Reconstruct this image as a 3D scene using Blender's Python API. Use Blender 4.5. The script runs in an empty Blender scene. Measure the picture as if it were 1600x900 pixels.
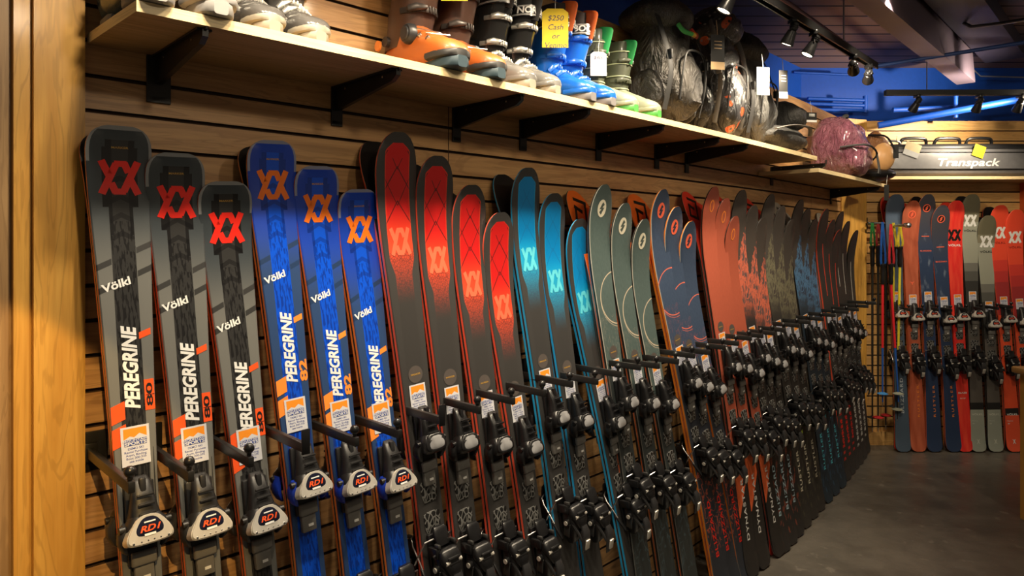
import bpy, bmesh, math, random
from mathutils import Vector, Matrix
C = bpy.context.scene.collection
R = random.Random(7)
PI = math.pi

# ---------------------------------------------------------------- camera, world, exposure
EYE = 1.53; F = 1067.0; HZ = 375.0
cd = bpy.data.cameras.new('camera'); cam = bpy.data.objects.new('camera', cd); C.objects.link(cam)
cam.location = (0, 0, EYE); cam.rotation_euler = (PI/2, 0, 0)
cd.sensor_width = 36; cd.lens = 36*F/1600; cd.shift_y = -(450-HZ)/1600; cd.clip_start = .05
bpy.context.scene.camera = cam
w = bpy.data.worlds.new('world'); bpy.context.scene.world = w; w.use_nodes = True
w.node_tree.nodes['Background'].inputs[0].default_value = (1, .80, .58, 1)
w.node_tree.nodes['Background'].inputs[1].default_value = .13
vs = bpy.context.scene.view_settings
vs.view_transform = 'Standard'; vs.look = 'None'; vs.exposure = 0.0; vs.gamma = 1; vs.use_curve_mapping = False
SPOT_W = 19.0          # power of one near-wall track head
KEY_W = 62.0           # power of one head of the added high track that lights the skis
WARM = (1, .83, .60)

# ---------------------------------------------------------------- wall frames
class Frame:
    def __init__(s, p0, ang, L, bow):
        s.p0 = Vector((p0[0], p0[1])); s.u = Vector((math.sin(ang), math.cos(ang))); s.n = Vector((math.cos(ang), -math.sin(ang)))
        s.L = L; s.b = bow
    def bow(s, t):
        q = t/s.L
        return s.b*4*q*(1-q) if 0 < q < 1 else 0.
    def P(s, t, d, z):
        q = s.p0 + s.u*t + s.n*(d+s.bow(t))
        return Vector((q.x, q.y, z))
    def axes(s, t):
        a = s.P(t-.05, 0, 0); b = s.P(t+.05, 0, 0)
        u = (b-a).normalized(); return u, Vector((u.y, -u.x, 0))
    def td(s, X, Y):
        r = Vector((X, Y))-s.p0; t = r.dot(s.u); return t, r.dot(s.n)-s.bow(t)
    def hit(s, px, py, d):                      # point seen at a pixel, at distance d off this wall
        k = (px-800)/F; lo, hi = .3, 12.
        for _ in range(60):
            m = (lo+hi)/2
            if s.td(k*m, m)[1] > d: lo = m
            else: hi = m
        return s.td(k*m, m)[0], EYE+(HZ-py)*m/F
LW = Frame((-.928, 1.478), math.atan2(3.341, 3.531), 4.86, .066)
BW = Frame((2.50, 5.105), PI/2, 9, 0)
def proj(p): return 800+F*p.x/p.y, HZ-F*(p.z-EYE)/p.y

# ---------------------------------------------------------------- node expressions
T = None
class V:
    def __init__(s, k): s.k = k
    def __add__(a, b): return M('ADD', a, b)
    __radd__ = __add__
    def __sub__(a, b): return M('SUBTRACT', a, b)
    def __rsub__(a, b): return M('SUBTRACT', b, a)
    def __mul__(a, b): return M('MULTIPLY', a, b)
    __rmul__ = __mul__
    def __truediv__(a, b): return M('DIVIDE', a, b)
def setin(inp, a):
    if isinstance(a, V): T.links.new(a.k, inp)
    else: inp.default_value = a
def M(op, a, b=0., c=0.):
    n = T.nodes.new('ShaderNodeMath'); n.operation = op
    setin(n.inputs[0], a); setin(n.inputs[1], b); setin(n.inputs[2], c)
    return V(n.outputs[0])
def gt(a, b): return M('GREATER_THAN', a, b)
def btw(x, a, b): return gt(x, a)*gt(b, x)
def ab(x): return M('ABSOLUTE', x)
def sn(x): return M('SINE', x)
def mx(a, b): return M('MAXIMUM', a, b)
def mn(a, b): return M('MINIMUM', a, b)
def sm(x, a, b):
    n = T.nodes.new('ShaderNodeMapRange'); n.interpolation_type = 'SMOOTHSTEP'; setin(n.inputs[0], x)
    n.inputs[1].default_value = a; n.inputs[2].default_value = b; return V(n.outputs[0])
def rgb(c): return (c[0], c[1], c[2], 1)
def mix(a, b, f):
    n = T.nodes.new('ShaderNodeMix'); n.data_type = 'RGBA'; setin(n.inputs[0], f)
    setin(n.inputs[6], a if isinstance(a, V) else rgb(a)); setin(n.inputs[7], b if isinstance(b, V) else rgb(b))
    return V(n.outputs[2])
def vec(x, y, z=0.):
    n = T.nodes.new('ShaderNodeCombineXYZ'); setin(n.inputs[0], x); setin(n.inputs[1], y); setin(n.inputs[2], z); return V(n.outputs[0])
def noise(v, scale=1., detail=3., rough=.5, dist=0.):
    n = T.nodes.new('ShaderNodeTexNoise'); T.links.new(v.k, n.inputs['Vector']); n.inputs['Scale'].default_value = scale
    n.inputs['Detail'].default_value = detail; n.inputs['Roughness'].default_value = rough; n.inputs['Distortion'].default_value = dist
    return V(n.outputs[0])
def voro(v, scale=1., feat='F1'):
    n = T.nodes.new('ShaderNodeTexVoronoi'); n.feature = feat; T.links.new(v.k, n.inputs['Vector']); n.inputs['Scale'].default_value = scale
    return V(n.outputs['Distance'])
def uv(layer='UVMap'):
    n = T.nodes.new('ShaderNodeUVMap'); n.uv_map = layer; s = T.nodes.new('ShaderNodeSeparateXYZ'); T.links.new(n.outputs[0], s.inputs[0])
    return V(s.outputs[0]), V(s.outputs[1])
def objc():
    n = T.nodes.new('ShaderNodeTexCoord'); s = T.nodes.new('ShaderNodeSeparateXYZ'); T.links.new(n.outputs['Object'], s.inputs[0])
    return V(s.outputs[0]), V(s.outputs[1]), V(s.outputs[2]), V(n.outputs['Object'])
MATS = {}
def mat(name, col=(.5, .5, .5), rough=.5, metal=0., fn=None, coat=0., bump=None, trans=0., emit=None, bd=.02, spec=None):
    global T
    if name in MATS: return MATS[name]
    m = bpy.data.materials.new(name); m.use_nodes = True; T = m.node_tree; b = T.nodes['Principled BSDF']
    b.inputs['Roughness'].default_value = rough; b.inputs['Metallic'].default_value = metal
    b.inputs['Coat Weight'].default_value = coat; b.inputs['Coat Roughness'].default_value = .12
    if spec is not None: b.inputs['Specular IOR Level'].default_value = spec
    if trans: b.inputs['Transmission Weight'].default_value = trans
    if fn:
        r = fn(); r = r if isinstance(r, tuple) else (r, None)
        T.links.new(r[0].k, b.inputs['Base Color'])
        if r[1] is not None: T.links.new(r[1].k, b.inputs['Roughness'])
        b.inputs['Base Color'].default_value = rgb(col)
    else:
        # faint mottling so that no surface is a dead flat colour
        x, y, z, o = objc(); q = noise(o, 40., 4.)
        T.links.new(mix(tuple(c*.86 for c in col), tuple(min(1, c*1.1) for c in col), q).k, b.inputs['Base Color'])
    if bump:
        q = bump(); n = T.nodes.new('ShaderNodeBump'); n.inputs['Strength'].default_value = .8; n.inputs['Distance'].default_value = bd
        T.links.new(q.k, n.inputs['Height']); T.links.new(n.outputs[0], b.inputs['Normal'])
    if emit:
        b.inputs['Emission Color'].default_value = rgb(emit[0]); b.inputs['Emission Strength'].default_value = emit[1]
    MATS[name] = m; return m

def f_wood(c1, c2, horiz=True, plank=None):
    def f():
        a, b = uv()
        l, c = (a, b) if horiz else (b, a)
        g = noise(vec(l*1.3, c*26.), 2.2, 5., .6, .6)
        big = noise(vec(l*.9, c*7.), 1.6, 3., .5, 2.2)
        fine = noise(vec(l*8., c*220.), 1., 2.)
        col = mix(c1, c2, sm(g*.5+big*.5, .34, .66))
        col = mix(col, tuple(v*.62 for v in c1), sm(fine, .52, .8)*.35)
        # figure of plain-sawn veneer
        ring = sn((big*34.+c*30.))
        col = mix(col, tuple(v*.62 for v in c1), sm(ring, .5, 1.)*.38)
        if plank:
            k = M('FLOOR', b/plank); h = M('FRACT', sn(k*12.99)*437.5); col = mix(col, c2, h*.25)
        kn = voro(vec(l*.9, c*2.5), 1.7); col = mix(tuple(v*.35 for v in c1), col, sm(kn, .018, .05))
        return col
    return f
SLAT = .0762
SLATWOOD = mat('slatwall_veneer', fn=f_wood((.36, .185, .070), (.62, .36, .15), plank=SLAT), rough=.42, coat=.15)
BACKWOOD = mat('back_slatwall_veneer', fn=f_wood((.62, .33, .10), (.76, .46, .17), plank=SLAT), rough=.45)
SLOT = mat('slat_groove', (.05, .022, .008), .8)
POSTWOOD = mat('varnished_post_wood', fn=f_wood((.60, .30, .055), (.72, .40, .085), False), rough=.35, coat=.2)
JAMBWOOD = mat('jamb_wood', fn=f_wood((.34, .20, .085), (.46, .29, .13), False), rough=.4)
SHELFWOOD = mat('shelf_maple', fn=f_wood((.52, .34, .15), (.64, .45, .22)), rough=.5)
EDGEWOOD = mat('shelf_edge_band', fn=f_wood((.80, .62, .33), (.88, .72, .42)), rough=.4)
BLACKM = mat('black_powder_coat', (.012, .012, .012), .38)
BLACKP = mat('black_plastic', (.009, .009, .010), .30)
DARKP = mat('dark_grey_plastic', (.024, .024, .026), .4)
GREYP = mat('grey_plastic', (.16, .155, .145), .42)
CHROME = mat('chrome', (.75, .75, .75), .15, 1.)
STEEL = mat('steel_wire', (.55, .55, .55), .28, 1.)
EDGEM = mat('ski_steel_edge', (.62, .60, .57), .3, .9)
WHITE = mat('white_print', (.80, .80, .78), .45)
PAPER = mat('white_paper', (.72, .73, .76), .6)
RUBBER = mat('black_rubber', (.018, .018, .018), .7)
BLUEPAINT = mat('blue_paint', (.006, .09, .60), .5)
def f_conc():
    x, y, z, o = objc()
    a = noise(o, .9, 6., .6, .4); b = noise(o, 6., 5., .65)
    v = mix((.050, .046, .040), (.135, .120, .100), sm(a*.6+b*.4, .3, .72))
    st = noise(vec(x*1.2+7., y*3., 0.), 1.7, 5., .7); v = mix(v, (.30, .25, .17), sm(st, .66, .76)*.6)
    tape = btw(x+y*.35, 3.05, 3.075)*sm(noise(vec(x*60., y*60., 0.), 1.), .45, .6)
    v = mix(v, (.34, .30, .25), sm(noise(vec(x, y, 3.), 14., 3.), .64, .70)*.2)
    return v, M('ADD', noise(o, 3., 4.)*.35, .18)
CONC = mat('worn_concrete', fn=f_conc, bump=lambda: noise(objc()[3], 25., 5.), bd=.002)

# ---------------------------------------------------------------- mesh helpers
def tag(o, label=None, cat=None, group=None, kind=None):
    if label: o['label'] = label
    if cat: o['category'] = cat
    if group: o['group'] = group
    if kind: o['kind'] = kind
    return o
def obj(name, bm, mats, parent=None, mtx=None, smooth=True, angle=.7, recalc=True):
    if isinstance(bm, bpy.types.Mesh): me = bm
    else:
        if recalc: bmesh.ops.recalc_face_normals(bm, faces=bm.faces[:])
        me = bpy.data.meshes.new(name); bm.to_mesh(me); bm.free()
        for m in (mats if isinstance(mats, (list, tuple)) else [mats]): me.materials.append(m)
        if smooth:
            me.polygons.foreach_set('use_smooth', [True]*len(me.polygons))
            try: me.set_sharp_from_angle(angle=angle)
            except Exception: pass
    o = bpy.data.objects.new(name, me); C.objects.link(o)
    if parent: o.parent = parent
    if mtx is not None: o.matrix_local = mtx
    return o
def empty(name, mtx, label, cat, group=None, kind=None):
    o = bpy.data.objects.new(name, None); C.objects.link(o); o.matrix_local = mtx; o.empty_display_size = .05
    return tag(o, label, cat, group, kind)
NB = bmesh.new
def box(bm, c, s, mi=0, rot=None, bev=0., seg=2, taper=(1, 1), shift=(0, 0)):
    """box centred c, size s; taper/shift act on the +z end"""
    vs_ = []
    for k in (-1, 1):
        tx, ty = taper if k > 0 else (1, 1); sx, sy = shift if k > 0 else (0, 0)
        for i, j in ((-1, -1), (1, -1), (1, 1), (-1, 1)):
            vs_.append(Vector((i*s[0]/2*tx+sx, j*s[1]/2*ty+sy, k*s[2]/2)))
    if rot is not None: vs_ = [rot @ v for v in vs_]
    V_ = [bm.verts.new(v+Vector(c)) for v in vs_]
    fs = [bm.faces.new([V_[i] for i in f]) for f in ((3, 2, 1, 0), (4, 5, 6, 7), (0, 1, 5, 4), (1, 2, 6, 5), (2, 3, 7, 6), (3, 0, 4, 7))]
    for f in fs: f.material_index = mi
    if bev:
        es = list({e for f in fs for e in f.edges})
        r = bmesh.ops.bevel(bm, geom=es, offset=bev, segments=seg, affect='EDGES', profile=.5)
        for f in r['faces']: f.material_index = mi
def ring(c, ax, ay, rx, ry, n=16, e=2.):
    out = []
    for i in range(n):
        a = 2*PI*i/n; x, y = math.cos(a), math.sin(a)
        x = math.copysign(abs(x)**(2/e), x); y = math.copysign(abs(y)**(2/e), y)
        out.append(Vector(c)+ax*(x*rx)+ay*(y*ry))
    return out
def loft(bm, rings, mi=0, cap=True, closed=False):
    L = [[bm.verts.new(p) for p in r] for r in rings]; n = len(L[0])
    for a, b in list(zip(L, L[1:]))+([(L[-1], L[0])] if closed else []):
        for i in range(n):
            f = bm.faces.new((a[i], a[(i+1) % n], b[(i+1) % n], b[i])); f.material_index = mi
    if cap and not closed:
        bm.faces.new(L[0][::-1]).material_index = mi; bm.faces.new(L[-1]).material_index = mi
    return L
def tube(bm, pts, r, n=8, mi=0, flat=1., closed=False):
    pts = [Vector(p) for p in pts]; rings = []; up = None
    for i, p in enumerate(pts):
        if closed: d = pts[(i+1) % len(pts)]-pts[i-1]
        else: d = pts[min(i+1, len(pts)-1)]-pts[max(i-1, 0)]
        d.normalize()
        if up is None:
            up = Vector((0, 0, 1)) if abs(d.z) < .9 else Vector((1, 0, 0))
        a = d.cross(up).normalized(); up = a.cross(d).normalized()
        rr = r[i] if isinstance(r, (list, tuple)) else r
        rings.append(ring(p, a, up, rr, rr*flat, n))
    loft(bm, rings, mi, closed=closed)
def cyl(bm, a, b, r, n=16, mi=0, r2=None):
    a, b = Vector(a), Vector(b); d = (b-a).normalized(); up = Vector((0, 0, 1)) if abs(d.z) < .9 else Vector((1, 0, 0))
    x = d.cross(up).normalized(); y = x.cross(d)
    loft(bm, [ring(a, x, y, r, r, n), ring(b, x, y, r if r2 is None else r2, r if r2 is None else r2, n)], mi)
def sph(bm, c, r, mi=0, n=12, sc=(1, 1, 1)):
    rs = []
    for i in range(1, n//2):
        a = PI*i/(n//2); rs.append([Vector(c)+Vector((math.sin(a)*math.cos(2*PI*j/n)*r*sc[0], math.sin(a)*math.sin(2*PI*j/n)*r*sc[1], math.cos(a)*r*sc[2])) for j in range(n)])
    loft(bm, rs, mi)
def smoothpath(pts, k=5):
    pts = [Vector(p) for p in pts]; out = []
    for i in range(len(pts)-1):
        p0, p1, p2, p3 = pts[max(i-1, 0)], pts[i], pts[i+1], pts[min(i+2, len(pts)-1)]
        for j in range(k):
            t = j/k; out.append(.5*((2*p1)+(p2-p0)*t+(2*p0-5*p1+4*p2-p3)*t*t+(3*p1-p0-3*p2+p3)*t**3))
    out.append(pts[-1]); return out
def basis(x, y, z, o):
    m = Matrix.Identity(4)
    for i, c in enumerate((x, y, z)):
        for j in range(3): m[j][i] = c[j]
    for j in range(3): m[j][3] = o[j]
    return m
# flat graphics: a list of (polygon points, material index, layer)
TXT = {}
def text2d(s, size=1., bold=0., shear=0., spacing=1.):
    key = (s, bold, shear, spacing)
    if key not in TXT:
        cu = bpy.data.curves.new('t', 'FONT'); cu.body = s; cu.size = 1; cu.offset = bold; cu.shear = shear; cu.space_character = spacing
        cu.align_x = 'CENTER'; cu.align_y = 'CENTER'; cu.resolution_u = 3
        o = bpy.data.objects.new('t', cu); C.objects.link(o)
        dg = bpy.context.evaluated_depsgraph_get(); dg.update(); me = o.evaluated_get(dg).to_mesh()
        TXT[key] = [[(me.vertices[i].co.x, me.vertices[i].co.y) for i in p.vertices] for p in me.polygons]
        o.evaluated_get(dg).to_mesh_clear(); bpy.data.objects.remove(o); bpy.data.curves.remove(cu)
    return [[(x*size, y*size) for x, y in p] for p in TXT[key]]
def stroke2d(pts, w):
    out = []
    for (a, b) in zip(pts, pts[1:]):
        a, b = Vector(a), Vector(b); d = (b-a).normalized(); n = Vector((-d.y, d.x))*w/2; e = d*w*.22
        out.append([tuple(a-e-n), tuple(b+e-n), tuple(b+e+n), tuple(a-e+n)])
    return out
def xf(polys, cx=0, cy=0, rot=0, sx=1, sy=None):
    sy = sx if sy is None else sy; c, s = math.cos(rot), math.sin(rot)
    return [[(cx+(x*sx)*c-(y*sy)*s, cy+(x*sx)*s+(y*sy)*c) for x, y in p] for p in polys]
def rect2d(x0, y0, x1, y1): return [[(x0, y0), (x1, y0), (x1, y1), (x0, y1)]]
def disc2d(r, n=24, cx=0, cy=0, sq=1.): return [[(cx+r*math.cos(2*PI*i/n), cy+r*sq*math.sin(2*PI*i/n)) for i in range(n)]]
def emblem2d():   # the double chevron mark, 1 wide 1 high, centred
    w_ = .185
    p = stroke2d([(.07, .06), (.40, .87)], w_)+stroke2d([(.40, .905), (.63, .905)], w_*.95)+stroke2d([(.62, .90), (.70, .69)], w_)
    a = stroke2d([(.07, .95), (.235, .56)], w_)
    q = [[(1-x, 1-y) for x, y in f] for f in p+a]
    return xf(p+a+q, -.5, -.5)
def rounded(pts, k=2, q=.22):
    for _ in range(k):
        o = []
        for i in range(len(pts)):
            a, b = pts[i], pts[(i+1) % len(pts)]; o += [tuple(x+(y-x)*q for x, y in zip(a, b)), tuple(x+(y-x)*(1-q) for x, y in zip(a, b))]
        pts = o
    return pts
def bolt2d():     # lightning S
    return [[(-.12, .86), (.42, .62), (.05, .12), (.52, .22), (.12, -.86), (-.42, -.62), (-.05, -.12), (-.52, -.22)]]
def flat_bm(items, fz=None, bm=None, thick=.0004):
    bm = bm or NB()
    for polys, mi, lay in items:
        for p in polys:
            try:
                f = bm.faces.new([bm.verts.new((x, y, lay*thick)) for x, y in p]); f.material_index = mi
            except ValueError: pass
    return bm
# ================================================================ SETTING
def wallmesh(name, fr, t0, t1, z0, z1, mats, nseg, seams=()):
    bm = NB(); uvl = bm.loops.layers.uv.new('UVMap')
    prof = []                                       # (d, z, material of the strip ending here)
    ga = EYE+.358                                   # a groove sits here
    k0 = math.ceil((z0-ga)/SLAT); k1 = math.floor((z1-ga)/SLAT)
    prof.append((0, z0, 0))
    for k in range(k0, k1+1):
        g = ga+k*SLAT
        if g-.005 <= z0 or g+.005 >= z1: continue
        prof += [(0, g-.0045, 0), (-.004, g-.0035, 1), (-.012, g-.0035, 1), (-.012, g+.0035, 1), (-.004, g+.0035, 1), (0, g+.0045, 1)]
    prof.append((0, z1, 0))
    ts = sorted([t0+(t1-t0)*i/nseg for i in range(nseg+1)])
    cols = [[bm.verts.new(fr.P(t, d, z)) for d, z, m in prof] for t in ts]
    for i in range(nseg):
        for j in range(len(prof)-1):
            f = bm.faces.new((cols[i][j], cols[i+1][j], cols[i+1][j+1], cols[i][j+1])); f.material_index = prof[j+1][2]
            for l, (t, q) in zip(f.loops, ((ts[i], j), (ts[i+1], j), (ts[i+1], j+1), (ts[i], j+1))): l[uvl].uv = (t, prof[q][1])
    # thickness behind
    back = [[bm.verts.new(fr.P(t, -.06, z)) for z in (z0, z1)] for t in ts]
    for i in range(nseg):
        bm.faces.new((back[i][0], back[i][1], back[i+1][1], back[i+1][0]))
        f = bm.faces.new((cols[i][-1], cols[i+1][-1], back[i+1][1], back[i][1]))
    for s in seams:
        a, b = fr.P(s, .0008, z0), fr.P(s+.003, .0008, z0)
        q = [a, b, Vector((b.x, b.y, z1)), Vector((a.x, a.y, z1))]; f = bm.faces.new([bm.verts.new(v) for v in q]); f.material_index = 1
    return tag(obj(name, bm, mats, smooth=False, recalc=False), kind='structure')
def uvbox(name, corners, z0, z1, m, kind='structure', parent=None, cap=True):
    """prism over plan polygon corners, uv = (running length, z)"""
    bm = NB(); uvl = bm.loops.layers.uv.new('UVMap'); n = len(corners); run = 0
    lo = [bm.verts.new((x, y, z0)) for x, y in corners]; hi = [bm.verts.new((x, y, z1)) for x, y in corners]
    for i in range(n):
        j = (i+1) % n; f = bm.faces.new((lo[i], lo[j], hi[j], hi[i])); e = (lo[j].co-lo[i].co).length
        for l, q in zip(f.loops, ((run, z0), (run+e, z0), (run+e, z1), (run, z1))): l[uvl].uv = q
        run += e+.37
    for f in (bm.faces.new(lo[::-1]), bm.faces.new(hi)):
        for l in f.loops: l[uvl].uv = (l.vert.co.x, l.vert.co.y)
    o = obj(name, bm, m, parent, smooth=False)
    if kind: tag(o, kind=kind)
    return o
def fbox(name, fr, t0, t1, d0, d1, z0, z1, m, **k):
    ps = [fr.P(t0, d0, 0), fr.P(t1, d0, 0), fr.P(t1, d1, 0), fr.P(t0, d1, 0)]
    return uvbox(name, [(p.x, p.y) for p in ps], z0, z1, m, **k)
# floor
bm = NB(); box(bm, (1.5, 2.6, -.05), (12, 10, .1)); tag(obj('floor', bm, CONC, smooth=False), kind='structure')
seam_t = LW.hit(1267, 300, 0)[0]
WALLTOP = 2.42
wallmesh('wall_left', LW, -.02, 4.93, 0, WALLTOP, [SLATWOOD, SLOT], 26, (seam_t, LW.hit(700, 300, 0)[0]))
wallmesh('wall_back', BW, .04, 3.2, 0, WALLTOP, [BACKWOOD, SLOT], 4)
# doorway casing at the left end
fbox('trim_1', LW, -.094, -.002, -.06, .022, 0, 2.9, POSTWOOD)
fbox('trim_2', LW, -.125, -.0945, -.06, .006, 0, 2.9, POSTWOOD)
fbox('trim_3', LW, -.42, -.1255, -.06, -.012, 0, 2.9, JAMBWOOD)
uvbox('trim_4', [(2.405, 4.985), (2.625, 5.055), (2.60, 5.16), (2.35, 5.10)], 0, WALLTOP, POSTWOOD)
fbox('baseboard_back', BW, .13, 3.2, 0.001, .012, 0, .10, BACKWOOD)
fbox('trim_5', BW, (1597-800)/F*5.08-2.5, (1597-800)/F*5.08-2.5+.10, .002, .05, 0, EYE+(HZ-268)/F*5.05, mat('red_orange_trim', (.62, .10, .02), .5), kind='structure')
# blue upper walls, ceiling deck, beam, pipes
def f_deck():
    x, y, z, o = objc()
    rib = M('FRACT', y*5.4)
    c = mix((.34, .21, .17), (.05, .055, .13), sm(noise(vec(x*.5+3.1, y*.5, 0.), 1.3, 2.), .40, .62))
    c = mix(c, (.006, .006, .012), btw(rib, .0, .13))
    return mix(c, tuple((.10, .055, .05)), sm(noise(vec(x*1., y*22., 0.), 3., 3.), .5, .8)*.5)
bm = NB(); CZ = 2.93
rows = []; y = .4
box(bm, (2.2, 3.4, CZ+.05), (9, 7.5, .1)); tag(obj('ceiling', bm, mat('ceiling_deck', fn=f_deck, rough=.7), smooth=False), kind='structure')
fbox('wall_back_upper', BW, -2.4, 3.3, -.55, -.45, 2.2, CZ, BLUEPAINT)
fbox('wall_left_upper', LW, -.5, 5.3, -.50, -.42, 2.3, CZ, BLUEPAINT)
def alongwall(d, t0, t1): return LW.p0+LW.u*t0+LW.n*d, LW.p0+LW.u*t1+LW.n*d
def rod(name, a, b, r, m, label=None, cat=None, kind=None, group=None, n=10, parent=None, mid=None):
    bm = NB(); tube(bm, [a]+(mid or [])+[b], r, n); o = obj(name, bm, m, parent); return tag(o, label, cat, group, kind)
CAMD = LW.td(0, 0)[1]      # camera's distance from the wall line
def lat(m, h): return CAMD - h*LW.n.x/m      # distance off the wall of a line seen with slope m at height h above the eye
# steel beam
h = 1.12; b0, b1 = lat(.77, h), lat(.862, h)
def prism(name, fr, prof, t0, t1, m, kind=None, parent=None):
    bm = NB(); A = fr.p0+fr.u*t0; B = fr.p0+fr.u*t1
    ra = [Vector((A.x+fr.n.x*d, A.y+fr.n.y*d, z)) for d, z in prof]; rb = [Vector((B.x+fr.n.x*d, B.y+fr.n.y*d, z)) for d, z in prof]
    loft(bm, [ra, rb]); o = obj(name, bm, m, parent, smooth=False)
    if kind: tag(o, kind=kind)
    return o
bw = b1-b0; zb = EYE+h
def f_beam():
    x, y, z, o = objc(); return mix((.34, .25, .30), (.18, .15, .24), noise(o, 2.5, 4.))
BEAMM = mat('beam_paint', fn=f_beam, rough=.5)
beam = prism('trim_6', LW, [(b0, zb), (b1, zb), (b1, zb+.018), (b1-.02, CZ), (b0+.02, CZ), (b0, zb+.018)], .6, 5.35, BEAMM, kind='structure')
prism('trim_7', LW, [(b1+.02, CZ-.10), (b1+.26, CZ-.10), (b1+.26, CZ), (b1+.02, CZ)], .6, 5.6, mat('duct_dark', (.05, .045, .085), .5), kind='structure')
# counter at the right edge
cx = (1594-800)/284.; cy = F/284.
def f_counter():
    a, b = uv(); return mix((.42, .20, .035), (.58, .31, .07), noise(vec(a*16., b*1.4), 2.5, 4.))
root = empty('counter', Matrix.Translation((cx, cy, 0)), 'wooden counter end with an overhanging top, standing on the concrete at the right', 'counter')
o = uvbox('cabinet_body', [(0, 0), (0, -1.3), (1.2, -1.3), (1.2, 0)], 0, .80, mat('counter_panel', fn=f_counter, rough=.4), kind=None, parent=root)
bm = NB(); box(bm, (.61, -.66, .815), (1.28, 1.38, .035), bev=.008); obj('counter_top', bm, mat('counter_top_wood', (.40, .22, .075), .35), root)

# ================================================================ SHELF + BRACKETS
SZ = 1.955; STH = .021; SD = .312
tE = LW.hit(1277, 252, SD)[0]
def shelf(name, fr, t0, t1, d0, d1, label, nseg, SZ=SZ):
    bm = NB(); uvl = bm.loops.layers.uv.new('UVMap'); ts = [t0+(t1-t0)*i/nseg for i in range(nseg+1)]
    rg = [[bm.verts.new(fr.P(t, d, z)) for d, z in ((d0, SZ), (d1, SZ), (d1, SZ+STH), (d0, SZ+STH))] for t in ts]
    for i in range(nseg):
        for j in range(4):
            k = (j+1) % 4; f = bm.faces.new((rg[i][j], rg[i+1][j], rg[i+1][k], rg[i][k])); f.material_index = 1 if j == 1 else 0
            w_ = (d0, d1, d1+STH, d1+STH+.3)
            for l, (t, q) in zip(f.loops, ((ts[i], j), (ts[i+1], j), (ts[i+1], k), (ts[i], k))): l[uvl].uv = (t, w_[q])
    for r in (rg[0], rg[-1]):
        f = bm.faces.new(r); f.material_index = 1
        for l in f.loops: l[uvl].uv = (l.vert.co.x, l.vert.co.z)
    return tag(obj(name, bm, [SHELFWOOD, EDGEWOOD], smooth=False), label, 'shelf')
shelf('wall_shelf', LW, .006, tE, .003, SD, 'long light wooden shelf carrying ski boots and bags above the left row of skis', 24)
SZC = 1.890
shelf('wall_shelf', LW, tE-.03, 4.72, .003, .33, 'short lower wooden shelf in the room corner under the purple bag', 4, SZC)
def bracket(fr, t, label, L=.30, zz=None):
    p = fr.P(t, 0, SZ if zz is None else zz); a = fr.P(t-.05, 0, 0); b = fr.P(t+.05, 0, 0); u = (b-a).normalized(); n = Vector((u.y, -u.x, 0))
    root = empty('shelf_bracket', basis(-u, n, Vector((0, 0, 1)), p), label, 'bracket', 'black steel brackets under the shelves')
    bm = NB()      # flat arm tapering towards the front
    pr = [(.004, -.001), (L, -.001), (L, -.018), (L-.02, -.030), (.02, -.066), (.004, -.066)]
    loft(bm, [[Vector((x, y, z)) for y, z in pr] for x in (-.006, .006)]); box(bm, (0, L*.5, -.003), (.030, L*.96, .004))
    box(bm, (0, L+.004, .006), (.006, .008, .024), bev=.002)
    obj('arm', bm, BLACKM, root, smooth=False)
    bm = NB(); box(bm, (0, .004, -.055), (.034 if t > .3 else .052, .006, .108), bev=.001); box(bm, (0, .002, -.10), (.03, .01, .01)); obj('wall_plate', bm, BLACKM, root, smooth=False)
    bm = NB()
    for y in (.06, .24): cyl(bm, (-.0075, y, -.014), (.0075, y, -.014), .003, 8)
    obj('screw', bm, CHROME, root); return root
BR = [(247, 'leftmost shelf bracket, near the shelf end beside the wooden post'), (525, 'shelf bracket below the orange and brown ski boots'),
      (712, 'shelf bracket below the black and silver buckle boots'), (816, 'shelf bracket just right of the one under the black and silver boots'),
      (934, 'shelf bracket below the olive green ski boots'), (1025, 'shelf bracket below the big black backpack'),
      (1072, 'shelf bracket below the left side of the orange speckled backpack'), (1205, 'shelf bracket below the black backpack next to the purple bag')]
for px, lb in BR:
    t, z = LW.hit(px, 375, .0); bracket(LW, t, 'black steel '+lb)
shelf('wall_shelf', BW, -.02, 2.3, .003, .33, 'light wooden shelf on the back wall under the long grey ski case', 4)
bracket(LW, 4.60, 'black steel bracket of the low corner shelf below the purple bag', .31, SZC)
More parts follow.
